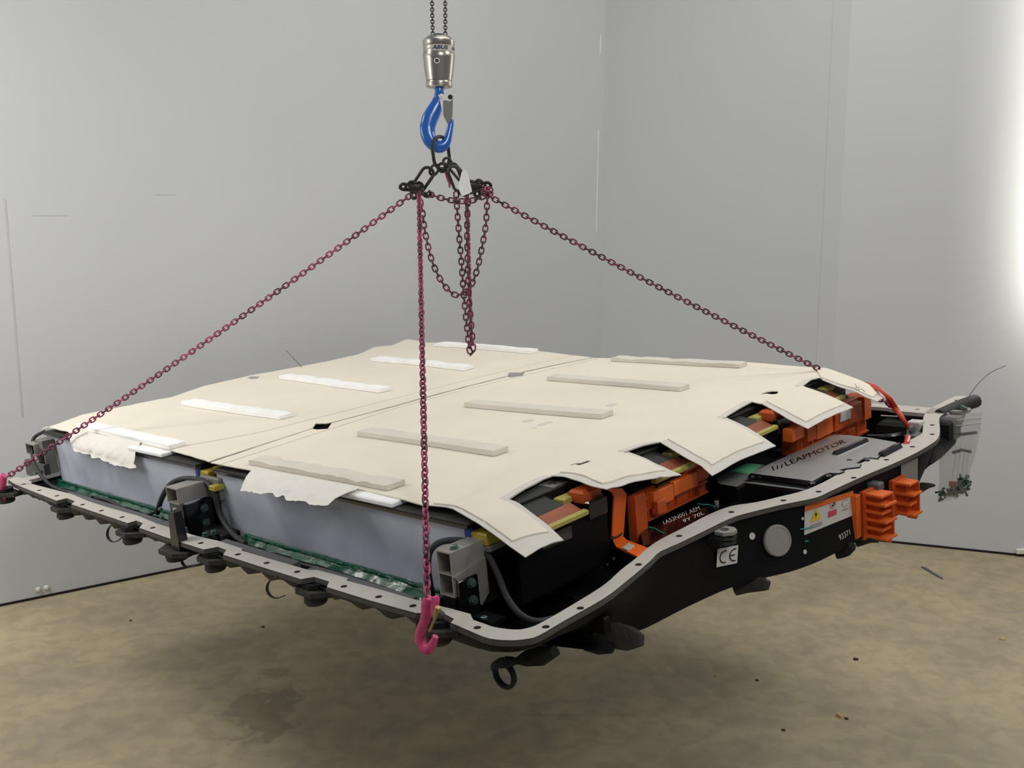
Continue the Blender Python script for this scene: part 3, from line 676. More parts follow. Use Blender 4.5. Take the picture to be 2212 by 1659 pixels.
cb = hollow(tray, Vector((a.x, .07, a.z)), Vector((b.x-.004, .165, zb)), 2)
xr = b.x-.004
MB().prism([(xr-.002, .07, zb+.045), (xr-.002, .165, zb+.06), (xr+.0, .165, zb-.02), (xr, .14, zb-.04)], [(xr+.004, .07, zb+.045), (xr+.004, .165, zb+.06), (xr+.004, .165, zb-.02), (xr+.004, .14, zb-.04)]).build('side_plate', M['alu'], cb)
bk = MB().box((xr+.004, .075, zb-.05), (xr+.010, .13, zb+.035), bev=.002).build('black_bracket', M['blackg'], tray)
bolt(bk, (xr+.010, .11, zb+.022), (1, -.2, 0)); bolt(bk, (xr+.010, .11, zb-.016), (1, -.2, 0))
bolt(tray, (a.x+.03, .095, a.z), (0, 0, 1), .007, .006)
c = Ph(1046, 1334, -.02); bolt(tray, c-Vector((0, 0, .006)), (0, 0, 1), .007, .006); MB().box((c.x-.03, c.y-.02, -.03), (c.x+.03, c.y+.03, -.022)).build('tab', M['black'], tray)
MB().box((a.x+.004, .072, zb-.05), (xr-.004, .10, zb), bev=.003).build('bracket_foot', M['black'], tray)
a = Pv(357, 1051, .05); b = Pv(386, 1091, .05)
mb_ = hollow(tray, Vector((a.x, .05, a.z)), Vector((b.x, .155, b.z)), 1)
v1 = Pv(375, 1092, .06)
bk = MB().box((a.x-.012, .06, -.045), (b.x+.0, .07, b.z-.002), bev=.002).build('black_bracket', M['blackg'], tray)
MB().box((b.x-.006, .06, -.045), (b.x+.0, .15, b.z-.004), bev=.002).build('side_plate', M['blackg'], bk)
for q in ((441, 1097), (445, 1129)):
    c = Pu(*q, -(b.x+.002)); bolt(bk, c, (1, 0, 0), .009, .007)
for q in ((349, 1099), (352, 1117)): bolt(bk, Pv(*q, .06), (0, -1, .1), .005, .006)
MB().box((b.x-.05, .15, .05), (b.x+.05, .165, .115), bev=.004).build('grey_bracket', M['grayp'], tray)
MB().box((b.x+.03, .13, .085), (b.x+.06, .16, .10), bev=.002).build('yellow_clip', M['yellowd'], tray)
MB().box((b.x-.01, .10, -.04), (b.x+.12, .155, -.02), bev=.004).build('ledge', M['blackm'], tray)
for q in ((445, 1158), (463, 1153)): bolt(tray, Ph(*q, -.02), (0, 0, 1), .009, .008)
# far left bracket
a = Pv(54, 957, .10); b = Pv(76, 985, .10)
hollow(tray, Vector((a.x, .10, a.z)), Vector((b.x, .17, b.z)), 1)
a = Pv(75, 950, .12); b = Pv(104, 1028, .12)
m = MB(); m.box((a.x, .12, b.z), (a.x+.006, .16, a.z)); m.box((b.x-.006, .12, b.z), (b.x, .16, a.z)); m.box((a.x, .12, a.z-.03), (b.x, .16, a.z)); m.build('grey_bracket', M['grayp'], tray)
a = Pv(52, 992, .11); b = Pv(100, 1040, .11); MB().box((a.x, .11, b.z), (b.x, .13, a.z), bev=.004).build('black_bracket', M['blackg'], tray)
bolt(tray, Pv(80, 1023, .105), (0, -1, 0), .008)
# far right: rubber handle, lug, tape
hose([Ph(2030, 898, -.01), Ph(2060, 884, .0), Ph(2090, 872, .01), Ph(2108, 866, .012)], .022, 'rubber_sleeve')
c = Ph(2070, 886, .0); plate(circle(c, .038, 16), [circle(c, .02)], .005, -.004).build('mounting_lug', M['alu'], tray)
for q in ((2079, 883), (2085, 886)): bolt(tray, Ph(*q, .008), (0, 0, 1), .006)
MB().box(*(lambda a: (a+Vector((-.03, -.015, -.012)), a+Vector((.02, .02, .012))))(Pv(2062, 906, 2.02)), bev=.004).build('sleeve_block', M['grayp'], tray)
c = Ph(2040, 925, -.03); MB().box((c.x-.03, c.y-.0, -.085), (c.x+.015, c.y+.10, -.012), bev=.008).build('end_bracket', M['blackm'], tray)
c = Ph(1978, 930, -.02); MB().box((c.x-.02, c.y-.02, -.04), (c.x+.02, c.y+.02, .012), bev=.003).build('white_plug', M['label'], tray)
c = Ph(1973, 944, -.02); MB().box((c.x-.02, c.y-.02, -.05), (c.x+.02, c.y+.03, -.01), bev=.003).build('blue_plug', M['slate'], tray)
# ---------------------------------------------------------------- battery modules
def module(x0, x1, y0, y1, lab, grp, front=True, term=0, cap=False, plus=False):
    t = thing('battery_module', lab, 'battery module', (x0, y0, -.05), group=grp)
    MB().box((x0, y0+.014, -.050), (x1, y1, .134)).build('module_body', M['blackm'], t)
    MB().box((x0-.002, y0-.010, .136), (x1+.004, y1, .141), bev=.001).build('lid', M['dkpad'], t)
    MB().box((x0-.001, y0-.009, .128), (x1+.003, y0+.014, .1355)).build('edge_trim', M['boxd'], t)
    if front:
        def ff(s, q):
            x = x0+(x1-x0)*s; z = -.055+.182*q; w = noise.noise(Vector((x*7, z*9, 0)))*.5+noise.noise(Vector((x*3+z*9, z*3, 5)))
            k = min(1, 8*s, 8*(1-s)); e = min(1, 5*(1-q))
            return Vector((x, y0-.001-.0075*w*k*e-.002*math.exp(-((x-x0-.12-(.13-z)*.35)/.012)**2)*3, z))
        MB().grid(ff, 70, 14).build('front_film', M['film'], t, smooth=True)
        MB().box((x1-.012, y0-.004, -.03), (x1+.003, y0+.006, .128)).build('blue_edge', M['blue'], t)
        MB().box((x1+.002, y0, .095), (x1+.05, y0+.055, .122), bev=.003).build('yellow_block', M['yellowd'], t)
        MB().box((x1+.002, y0, .082), (x1+.055, y0+.06, .096), bev=.003).build('clip_block', M['grayp'], t)
    if term:
        yb = y0+.0
        # stepped end: dark cover, copper busbar, yellow bar, caps
        MB().box((x1+.0, yb+.03, .06), (x1+.045, yb+.40, .118), bev=.004).build('end_cover', M['blackm'], t)
        MB().prism([(x1-.01, yb+.12, .134), (x1+.06, yb+.12, .120), (x1+.06, yb+.24, .120), (x1-.01, yb+.24, .134)], [(x1-.01, yb+.12, .128), (x1+.06, yb+.12, .114), (x1+.06, yb+.24, .114), (x1-.01, yb+.24, .128)]).build('cover_pad', M['dkpad'], t)
        MB().prism([(x1+.055, yb+.11, .120), (x1+.095, yb+.11, .108), (x1+.095, yb+.26, .108), (x1+.06, yb+.26, .120)], [(x1+.055, yb+.11, .116), (x1+.095, yb+.11, .104), (x1+.095, yb+.26, .104), (x1+.06, yb+.26, .116)]).build('busbar', M['copper'], t)
        MB().box((x1+.09, yb+.10, .094), (x1+.106, yb+.27, .108), bev=.003).build('yellow_bar', M['yellow'], t)
        MB().box((x1+.02, yb+.25, .112), (x1+.05, yb+.31, .128), bev=.003).build('yellow_block', M['yellow'], t)
        MB().box((x1+.045, yb+.05, -.05 if plus else .05), (x1+(.088 if plus else .075), yb+.355, .092), bev=.006).build('end_cover', M['black'], t)
        MB().box((x1+(.088 if plus else .075), yb+.12, .052), (x1+.094, yb+.22, .085), bev=.002).build('square_cover', M['boxd'], t)
        if cap:
            MB().box((x1+.04, yb+.28, .108), (x1+.085, yb+.345, .142), bev=.006).build('orange_cap', M['oranged'], t, label='orange terminal cap')
            MB().box((x1+.086, yb+.28, .075), (x1+.10, yb+.345, .12), bev=.004).build('terminal_block', M['boxd'], t)
        if plus:
            o1 = MB().box((x1-.05, yb+.275, .1405), (x1+.0, yb+.33, .1425)).build('grey_tag', M['grayp'], t)
            MB().box((x1-.04, yb+.300, .1425), (x1-.012, yb+.304, .1432)).build('plus_sign', M['ink'], o1); MB().box((x1-.028, yb+.288, .1425), (x1-.024, yb+.316, .1432)).build('plus_sign', M['ink'], o1)
    return t
XR = -.225
module(-2.385, -1.335, .165, .585, 'battery module with grey-blue film front under the left cream sheet', None)
module(-1.235, XR, .165, .585, 'battery module with long grey-blue film front beside the near corner', None, term=1, cap=True, plus=True)
module(-1.235, XR, .597, 1.015, 'second battery module from the near side, its end seen through a flap gap', None, front=False, term=1)
module(-1.235, XR, 1.027, 1.445, 'third battery module from the near side with an orange cap in the flap gap', None, front=False, term=1, cap=True)
module(-1.235, XR, 1.457, 1.875, 'farthest battery module, seen through the rearmost flap gap', None, front=False, term=1)
MB().box((-1.30, .19, .09), (-1.26, .30, .13), bev=.003).build('yellow_spacer', M['yellowd'], base=(-1.30, .19, .09), label='yellow spacer block between the two film-fronted modules', cat='spacer')
# ---------------------------------------------------------------- cover sheets
def hump(x, y): return .0035*noise.noise(Vector((x*2.3, y*2.3, 3)))+.0012*noise.noise(Vector((x*9, y*9, 8)))
def pxl(pts, h): return [(p.x, p.y) for p in (Ph(*q, h) for q in pts)]
def subdiv(poly, step=.03, jit=.002):
    out = []
    for i in range(len(poly)):
        a, b = Vector(poly[i]), Vector(poly[(i+1) % len(poly)]); n = max(1, int((b-a).length/step))
        for k in range(n):
            p = a.lerp(b, k/n); out.append((p.x+random.uniform(-jit, jit), p.y+random.uniform(-jit, jit)))
    return out
HS = .158
seam_l = [(451, 997), (560, 962), (676, 924), (682, 914), (706, 914), (716, 912), (860, 874), (1000, 836), (1096, 812), (1100, 805), (1124, 805), (1130, 803), (1278, 771.5)]
seam_r = [(1281, 772.5), (1134, 804.5), (1130, 812), (1102, 816), (1096, 814), (1000, 838), (860, 876), (716, 914), (708, 926), (684, 928), (676, 926), (560, 964), (455, 999)]
left_px = [(89, 928), (101, 921.5), (157, 933), (304, 959), (362, 970), (430, 991)]+seam_l+[(1166, 757), (1050, 744), (920, 740), (891, 734), (878, 733), (847, 746), (809, 749), (774, 765), (700, 781), (538, 811), (443, 833), (373, 858), (222, 887), (177, 896), (127, 915)]
right_px = seam_r+[(552, 1016), (640, 1032), (775, 1056), (848, 1072), (913, 1090), (1000, 1086), (1097, 1077), (1135, 1053), (1173, 1033), (1190, 1027), (1270, 1005), (1353, 974), (1390, 962), (1421, 955), (1425, 954), (1500, 930), (1567, 901), (1595, 883), (1624, 867), (1644, 871), (1690, 850), (1733, 833), (1752, 820), (1770, 816), (1776, 818), (1762, 796), (1749, 793), (1587, 780), (1400, 774)]
ls = thing('cover_sheet', 'left half of the cream felt cover sheet lying on the battery pack', 'cover sheet', (-1.8, 1.0, HS))
rs = thing('cover_sheet', 'right half of the cream felt cover sheet, with flaps hanging over the front bay', 'cover sheet', (-.7, 1.0, HS))
def edgef(base):
    return lambda x, y: hump(x, y)
lp = subdiv(pxl(left_px, HS)); rp = subdiv(pxl(right_px, HS), jit=.0008)
def rect_hole(px, h=HS): return pxl(px, h)
h1 = [(1230, 1004), (1234, 1001), (1246, 998.5), (1254, 998), (1268, 993.5), (1276, 994), (1276, 996.5), (1266, 1001), (1250, 1002.5), (1242, 1001)]
h2 = [(1643, 850), (1655, 846), (1668, 844), (1680, 844.5), (1682, 847), (1678, 850), (1668, 851), (1655, 849.5), (1647, 851)]
plate(lp, [rect_hole([(534, 815), (545, 812), (562, 812), (556, 817), (541, 818)])], HS, HS-.003, step=.05, hf=hump).build('felt_panel', M['felt'], ls, smooth=True)
plate(rp, [rect_hole(h1), rect_hole(h2)], HS, HS-.003, step=.05, hf=hump).build('felt_panel', M['felt'], rs, smooth=True)
# raised seam hem lines
for par, pts, w in ((ls, [(380, 968), (560, 910+26), (690, 902), (1000, 823), (1240, 767)], .0012), (rs, [(475, 1004), (690, 934), (860, 881), (1000, 843), (1290, 775)], .0010)):
    MB().tube([Vector((p.x, p.y, HS+.0006+hump(p.x, p.y))) for p in resample([Ph(*q, HS) for q in pts], 40)], w, 5).build('stitched_hem', M['feltb'], par)
def flap(left, right, inner=True, n=14, wob=.002, padw=(.12, .9, .04, .86), par=rs, fm='feltb', pm='felt', nm='flap'):
    Lp = resample([Ph(*q) for q in left], n+1); Rp = resample([Ph(*q) for q in right], n+1)
    def f(s, t, o=0):
        i = t*n; k = min(n-1, int(i)); fr = i-k
        a = Lp[k].lerp(Lp[k+1], fr); b = Rp[k].lerp(Rp[k+1], fr); p = a.lerp(b, s)
        w = wob*noise.noise(p*14)+wob*.5*noise.noise(p*40)
        ed = min(1, 6*s, 6*(1-s)) ; w *= (.4+.6*ed)*min(1, t*5)
        return p+Vector((0, 0, w+o+.006*math.sin(math.pi*s)*min(1, 2*t)))
    ob = MB().grid(lambda s, t: f(s, t), 14, n, th=(0, 0, -.002)).build(nm, M[fm], par, smooth=True)
    if inner:
        s0, s1, t0, t1 = padw
        MB().grid(lambda s, t: f(s0+(s1-s0)*s, t0+(t1-t0)*t, .0035), 14, n, th=(0, 0, -.003)).build('flap_padding', M[pm], ob, smooth=True)
    return ob
flap([(913, 1090, .158), (973, 1095, .163), (992, 1106, .160), (1030, 1128, .150), (1065, 1152, .132), (1100, 1179, .115), (1135, 1203, .10)],
     [(1097, 1077, .158), (1119, 1085, .155), (1145, 1105, .140), (1175, 1127, .122), (1197, 1146, .108), (1217, 1166, .095)], padw=(.10, .86, .02, .84))
flap([(1190, 1027, .158), (1221, 1029, .165), (1249, 1038, .163), (1280, 1051, .155), (1310, 1057, .150)],
     [(1353, 974, .156), (1392, 989, .145), (1416, 1001, .135), (1449, 1016, .122), (1471, 1025, .113)], wob=.005, padw=(.1, .92, .02, .84))
flap([(1425, 954, .158), (1481, 988, .132), (1514, 1005, .115), (1538, 1027, .095)],
     [(1567, 901, .158), (1615, 923, .135), (1650, 945, .112), (1676, 963, .092)], padw=(.10, .92, .02, .86))
flap([(1644, 871, .158), (1682, 892, .138), (1708, 908, .12), (1745, 926, .10)],
     [(1733, 833, .158), (1784, 851, .135), (1815, 865, .118), (1843, 880, .098)], wob=.003, padw=(.1, .95, .02, .88))
flap([(1776, 820, .158), (1815, 836, .138), (1849, 846, .126), (1868, 856, .114), (1895, 867, .10)],
     [(1762, 796, .160), (1786, 797, .163), (1861, 824, .13), (1897, 844, .103), (1924, 861, .08)], wob=.003, padw=(.12, .99, .0, .9))
# pale binding along the flap gaps
for pts in ([(1093, 1079), (1135, 1053), (1173, 1033), (1192, 1027)], [(1350, 975), (1390, 962), (1421, 955)], [(1564, 903), (1595, 883), (1624, 867)], [(1731, 834), (1752, 820), (1772, 816)]):
    L_ = resample([Ph(*q, HS) for q in pts], 12)
    MB().grid(lambda s, t: Vector((L_[int(round(s*11))].x-.0+.002-.022*t, L_[int(round(s*11))].y-.002, HS+.0015+hump(L_[int(round(s*11))].x-.022*t, L_[int(round(s*11))].y))), 11, 2, th=(0, 0, -.002)).build('edge_binding', M['feltb'], rs)
# hanging fabric flaps on the near side
def hang(par, top, bottom, h_top, v_bot, wob=.010):
    A = resample([Ph(*q, h_top) for q in top], 41); B = resample([Pv(*q, v_bot) for q in bottom], 41)
    def f(s, t):
        i = int(round(s*40)); a, b = A[i], B[i]
        p = a.lerp(b, t); bulge = math.sin(math.pi*min(1, t*1.1))*.012
        w = wob*(noise.noise(Vector((p.x*18+p.z*20, p.z*10, 2)))+.8*noise.noise(Vector((p.x*38-p.z*30, p.z*24, 7)))+.5*noise.noise(Vector((p.x*80, p.z*70, 9))))*min(1, t*3)
        return p+Vector((0, -bulge+w, .004*(1-t)+.4*w))
    return MB().grid(f, 40, 14, th=(0, .001, -.0006)).build('fabric_flap', M['fabric'], par, smooth=True, label='crumpled thin white fabric flap')
hang(ls, [(152, 930), (220, 942), (304, 957)], [(156, 971), (173, 977), (215, 991), (240, 1003), (270, 1009), (293, 1011)], .160, .125, .008)
hang(rs, [(550, 1012), (640, 1030), (780, 1056)], [(524, 1057), (545, 1064), (575, 1064), (600, 1074), (628, 1077), (660, 1085), (690, 1090), (708, 1092), (722, 1078)], .160, .09, .011)
# ---------------------------------------------------------------- foam strips
def foam(q, lab, mm, th=.017, wear=.0, drop=0):
    """q: px of front-left bottom, front-right bottom, width in v"""
    a, b, w = Ph(*q[0], HS), Ph(*q[1], HS), q[2]
    L_ = b-a; nx = 40
    def top(s, t):
        x = a.x+(b.x-a.x)*s; y = a.y+(b.y-a.y)*s+w*t
        r = .0
        if wear: r = -wear*max(0, noise.noise(Vector((x*30, y*60, 4))))-wear*.5*max(0, math.sin(x*36))
        ed = .0015 if (s in (0, 1) or t in (0, 1)) else 0
        return Vector((x, y, HS+th-ed+r+hump(x, y)))
    m = MB()
    nv = 6
    vs = [top(i/nx, j/nv) for j in range(nv+1) for i in range(nx+1)]
    m.add(vs, [(j*(nx+1)+i, j*(nx+1)+i+1, (j+1)*(nx+1)+i+1, (j+1)*(nx+1)+i) for j in range(nv) for i in range(nx)])
    ring = [i for i in range(nx+1)]+[j*(nx+1)+nx for j in range(1, nv+1)]+[nv*(nx+1)+i for i in range(nx-1, -1, -1)]+[j*(nx+1) for j in range(nv-1, 0, -1)]
    bt = [Vector((vs[i].x, vs[i].y, HS+.001+hump(vs[i].x, vs[i].y))) for i in ring]; tp = [vs[i] for i in ring]
    k = len(ring); m.add(tp+bt, [(i, (i+1) % k, k+(i+1) % k, k+i) for i in range(k)])
    m.build('foam_strip', mm, base=(a.x, a.y, HS), smooth=True, label=lab, cat='foam strip')
foam(((165, 925), (366, 972), .055), 'white foam strip at the near edge of the left sheet, above the short fabric flap', M['foam'], wear=.003)
foam(((392, 876), (604, 909), .055), 'white foam strip on the left sheet, second from the near edge', M['foam'], wear=.004)
foam(((603, 819), (820, 849), .055), 'white foam strip on the left sheet, third from the near edge', M['foam'], wear=.006)
foam(((801, 779), (1002, 802), .055), 'white foam strip on the left sheet, fourth from the near edge', M['foam'], wear=.006)
foam(((939, 749), (1144, 764), .055), 'white foam strip at the far edge of the left sheet', M['foam'], wear=.003)
foam(((538, 1003), (838, 1061), .055), 'worn foam strip at the near edge of the right sheet, above the long fabric flap', M['foamd'], th=.016, wear=.007)
foam(((772, 942), (1067, 987), .055), 'greyish foam strip on the right sheet, second from the near edge', M['foamd'])
foam(((1003, 880), (1300, 906), .055), 'greyish foam strip on the right sheet, third from the near edge', M['foamd'])
foam(((1182, 823), (1469, 846), .055), 'greyish foam strip on the right sheet, fourth from the near edge', M['foamd'])
foam(((1320, 781), (1597, 796), .055), 'pale scalloped foam strip at the far edge of the right sheet', M['foamd'], wear=.006)
for (x0, x1, lab) in ((Pv(295, 965, .17).x, Pv(362, 985, .17).x, 'white foam block tucked under the left sheet edge beside the fabric flap'), (Pv(735, 1068, .17).x, Pv(862, 1098, .17).x, 'white foam block tucked under the right sheet edge beside the fabric flap')):
    MB().box((x0-.02, .150, .1415), (x1, .20, .1545), bev=.003).build('foam_block', M['foam'], base=(x0, .157, .1415), smooth=False, label=lab, cat='foam block')
# sheet marks
for k, (x, y, w) in enumerate(((1140, 909, 12), (1170, 917, 10), (1155, 924, 6), (1185, 912, 9), (1320, 875, 14))):
    p = Ph(x, y, HS); m = MB(); pts = [(p.x+w*.0012*math.cos(a)*(1+.4*noise.noise(Vector((a, k, 0)))), p.y+w*.0016*math.sin(a)) for a in [6.283*i/10 for i in range(10)]]
    m.prism([(a, b, HS+.0008+hump(a, b)) for a, b in pts], [(a, b, HS-.0005+hump(a, b)) for a, b in pts]).build('grey_mark', M['feltb'], rs)
# pencil-like scribble on the farthest flap
MB().tube([Ph(x, y, h+.008) for x, y, h in ((1846, 829, .136), (1851, 835, .134), (1848, 839, .132), (1856, 836, .132), (1853, 843, .129), (1861, 840, .128), (1868, 846, .124))], .0009, 5).build('pen_mark', M['slate'], rs)
# ---------------------------------------------------------------- orange housings in the front bay
def housing(u0, a_top, a_bot, b_top, lab, depth=.05, seed=1, label_px=None):
    A, Bt, Bb = Pu(*a_top, u0), Pu(*b_top, u0), Pu(*a_bot, u0)
    y0, y1, z0, z1 = A.y, Bt.y, Bb.z, max(A.z, Bt.z); x = -u0
    t = thing('busbar_housing', lab, 'busbar housing', (x, y0, z0))
    MB().box((x-depth, y0, z0), (x-.008, y1, z1), bev=.003).build('housing_body', M['oranged'], t)
    rnd = random.Random(seed); hh = z1-z0
    for k in range(3):
        z = z0+hh*(.06+.34*k); MB().box((x-.010, y0+.002, z), (x+.0, y1-.002, z+.006)).build('housing_rib', M['oranged'], t)
    y = y0+.01
    while y < y1-.03:
        w = rnd.uniform(.045, .09); MB().box((x-.010, y, z0+hh*.06), (x-.001, y+.005, z1-.004)).build('housing_rib', M['oranged'], t); y += w
    y = y0+.02
    while y < y1-.05:
        w = rnd.uniform(.05, .11); h0 = rnd.choice((.42, .50, .58)); pr = rnd.uniform(.006, .016); w = min(w, y1-y-.004)
        MB().box((x-.010, y, z0+hh*h0), (x+pr, y+w-.004, z1-rnd.uniform(0, .008)), bev=.002).build('housing_panel', M['orange'] if rnd.random() < .5 else M['oranged'], t)
        if rnd.random() < .6: MB().box((x-.010, y+.01, z0+hh*.12), (x+pr*.4, y+w*.6, z0+hh*.36), bev=.002).build('housing_panel', M['oranged'], t)
        y += w+rnd.choice((0, .02))
    return t, x, y0, y1, z0, z1
t, x, y0, y1, z0, z1 = housing(.130, (1392, 1062), (1378, 1143), (1527, 1003), 'orange plastic busbar housing in the front bay behind the gasket, nearer one', seed=3)
MB().box((x-.02, y0-.045, z0-.06), (x+.004, y0, z1), bev=.004).build('housing_column', M['oranged'], t)
MB().box((x-.06, y1-.10, z1-.004), (x-.002, y1, z1+.016), bev=.003).build('housing_top', M['orange'], t)
MB().box((x+.004, y0+.02, z0+.02), (x+.022, y0+.055, z0+.055), bev=.003).build('connector_socket', M['oranged'], t)
HZ = (Pu(1875, 850, .115), Pu(1875, 938, .115))
def proj(p):
    c = R.transposed() @ (wpk(p)-CAMW); return (CX-c.x/c.z*F, CY+c.y/c.z*F)
hb_ = Vector((HZ[1].x, HZ[1].y-.46, HZ[1].z)); ht_ = Vector((HZ[1].x, HZ[1].y-.46, HZ[0].z))
t, x, y0, y1, z0, z1 = housing(.115, proj(ht_), proj(hb_), (1875, 850), 'orange plastic busbar housing at the far end of the front bay', depth=.06, seed=9)
MB().box((x-.06, y0+.12, z1-.004), (x-.002, y0+.2, z1+.018), bev=.003).build('housing_top', M['orange'], t)
def pl(x_, a): return Pu(*a, -x_)
qq = [pl(x+.02, a) for a in ((1818, 891), (1838, 885), (1838, 903), (1816, 912))]
lb = MB().prism(qq, [p-Vector((.004, 0, 0)) for p in qq]).build('white_label', M['label'], t, label='small white printed label')
t2 = MB().box(*(lambda a: (a+Vector((-.02, -.02, -.02)), a+Vector((.01, .05, .02))))(Pu(1712, 938, .10)), bev=.003).build('housing_foot', M['orange'], t)
# flat orange busbar going down to the rim
bb = thing('flat_busbar', 'flat orange insulated busbar running down to the gasket rim', 'busbar', (-.1, .55, 0))
def ribbon(qd, off, nm):
    MB().prism([p+Vector(off) for p in qd], qd).build(nm, M['orangeb'], bb)
ribbon([Pu(1303, 1056, .150), Pu(1340, 1054, .150), Pu(1351, 1066, .150), Pu(1344, 1158, .150), Pu(1320, 1158, .150), Pu(1324, 1072, .150), Pu(1318, 1062, .150)], (.004, 0, 0), 'insulated_bar')
zr = Pu(1330, 1160, .150).z
ribbon([Ph(1320, 1158, zr), Ph(1345, 1157, zr), Ph(1354, 1166, zr), Ph(1402, 1184, zr), Ph(1386, 1206, zr), Ph(1330, 1180, zr)], (0, 0, -.004), 'insulated_bar')
c = Pu(1331, 1157, .147); MB().tube([c+Vector((.006*math.cos(a), .021*math.sin(a), 0)) for a in [6.283*i/14 for i in range(14)]], .0022, 6, closed=True).build('cable_tie', M['tie'], bb)
qa = [Ph(1344, 1183, zr+.003), Ph(1358, 1172, zr+.003), Ph(1371, 1178, zr+.003), Ph(1356, 1188, zr+.003)]
MB().prism(qa, [p-Vector((0, 0, .003)) for p in qa]).build('white_tag', M['label'], bb)
# dark unit with dotted marks
ju = thing('relay_unit', 'dark relay unit with dotted white print beside the orange housing', 'relay unit', (-.08, .8, -.05))
J = [Ph(*q, -.006) for q in ((1384, 1152), (1400, 1138), (1536, 1092), (1590, 1085), (1640, 1085), (1480, 1140), (1420, 1170), (1390, 1180))]
MB().prism(J, [p-Vector((0, 0, .07)) for p in J]).build('unit_body', M['blackg'], ju)
def flatshape(par, nm, quad, h, s, mm, th=.0006, **k):
    q = [Ph(*a, h) for a in quad]; v, f = text_poly(s, **k)
    pts = [bil(q, a, b)+Vector((0, 0, th)) for a, b in v]
    return MB().add(pts, f).build(nm, mm, par)
flatshape(ju, 'lettering', [(1435, 1134), (1513, 1101), (1509, 1093), (1431, 1126)], -.006, '1A53N001 AEM', M['wink'])
flatshape(ju, 'lettering', [(1477, 1130), (1522, 1111), (1519, 1104), (1474, 1123)], -.006, '9Y 70L', M['wink'])
for pts in (((1402, 1139), (1414, 1141), (1425, 1148), (1434, 1152)), ((1507, 1088), (1520, 1090), (1532, 1090), (1544, 1095))):
    MB().tube([Ph(*q, -.004) for q in pts], .0018, 6, flat=1).build('paint_mark', M['teal'], ju, label='teal paint stroke')
c = Ph(1548, 1089, -.006); MB().cyl(c, c+Vector((0, 0, .008)), .006, 10).build('bolt', M['alu'], ju)
# ---------------------------------------------------------------- control box
cbx = thing('control_unit', 'glossy dark grey control unit with embossed lettering in the front bay', 'control unit', (.1, 1.2, -.108))
def zb(x, y): return (1480+x/4.608, 880+y/4.608)
def slab(pts, h, down, ch, mm, nm, sm='boxd'):
    p = [Ph(*q, h) for q in pts]; P2 = [(a.x, a.y) for a in p]
    ar = sum(P2[i][0]*P2[(i+1) % len(P2)][1]-P2[(i+1) % len(P2)][0]*P2[i][1] for i in range(len(P2))); s_ = 1 if ar > 0 else -1
    o1 = offs(P2, ch*.15*s_); o2 = offs(P2, ch*.4*s_)
    m = MB(); top = [(a, b, h) for a, b in P2]; r1 = [(a, b, h-ch*.25) for a, b in o1]; r2 = [(a, b, h-ch) for a, b in o2]; r3 = [(a, b, h-down) for a, b in o2]
    m.add(top, [tuple(range(len(top)))], 0)
    for a, b in ((top, r1), (r1, r2), (r2, r3)): m.prism(a, b, 1, cap=False)
    return m.build(nm, [mm, M[sm]], cbx)
low = [zb(*q) for q in ((275, 680), (400, 630), (570, 555), (770, 575), (800, 560), (880, 440), (860, 420), (945, 370), (1200, 285), (1480, 275), (1500, 600), (1290, 800), (1195, 825), (1000, 800), (690, 762), (590, 752), (510, 790), (345, 762))]
slab(low, -.018, .09, .008, M['box'], 'lower_lid')
up_ = [zb(*q) for q in ((650, 655), (1060, 460), (1480, 270), (1640, 278), (1830, 300), (2095, 345), (2135, 375), (1950, 462), (1915, 505), (1830, 495), (1790, 497), (1700, 555), (1750, 560), (1735, 590), (1610, 605), (1530, 622), (1580, 635), (1530, 655), (1440, 650), (1400, 660), (1262, 738), (1230, 728))]
slab(up_, .004, .03, .012, M['box'], 'upper_lid')
tl = thing  # noqa
emb = [zb(1010, 588), zb(1605, 352), zb(1575, 320), zb(985, 548)]
flatshape(cbx, 'embossed_lettering', emb, .004, 'LEAPMOTOR', M['boxd'], th=.0012)
for k in range(3):
    x0 = 870+k*38; q = [Ph(*zb(*a), .004) for a in ((x0+8, 630-k*14), (x0+20, 632-k*14), (x0+4+k*12, 592-k*10), (x0-8+k*12, 590-k*10))]
    MB().prism([p+Vector((0, 0, .0014)) for p in q], q).build('embossed_bar', M['boxd'], cbx)
# raised ridges
for a, b in (((1490, 465), (1800, 330)), ((1950, 470), (2130, 378))):
    A, B_ = Ph(*zb(*a), .006), Ph(*zb(*b), .006); n_ = Vector((-(B_-A).y, (B_-A).x, 0)).normalized()*.011
    m = MB(); m.prism([A+n_*.4+Vector((0, 0, .008)), B_+n_*.4+Vector((0, 0, .008)), B_-n_*.4+Vector((0, 0, .008)), A-n_*.4+Vector((0, 0, .008))], [A+n_-Vector((0, 0, .004)), B_+n_-Vector((0, 0, .004)), B_-n_-Vector((0, 0, .004)), A-n_-Vector((0, 0, .004))]); m.build('ridge', M['boxd'], cbx)
for q in ((1640, 525), (660, 680), (1260, 750), (1420, 675), (1805, 515)):
    c = Ph(*zb(*q), .004); MB().lathe([(.010, 0), (.009, .004), (.005, .006), (.001, .0062)], Matrix.Translation(c-Vector((0, 0, .004))), 14).build('dimple', M['boxd'], cbx, smooth=True)
gq = [Ph(*zb(*a), -.0175) for a in ((385, 635), (560, 553), (770, 572), (640, 668))]
MB().prism([p+Vector((0, 0, .0008)) for p in gq], gq).build('green_sticker', M['sticker'], cbx, label='plain green sticker')
gq = [Ph(*zb(*a), -.017) for a in ((585, 550), (870, 435), (1060, 462), (800, 575))]
MB().prism([p+Vector((0, 0, .0008)) for p in gq], gq).build('black_recess', M['blackm'], cbx)
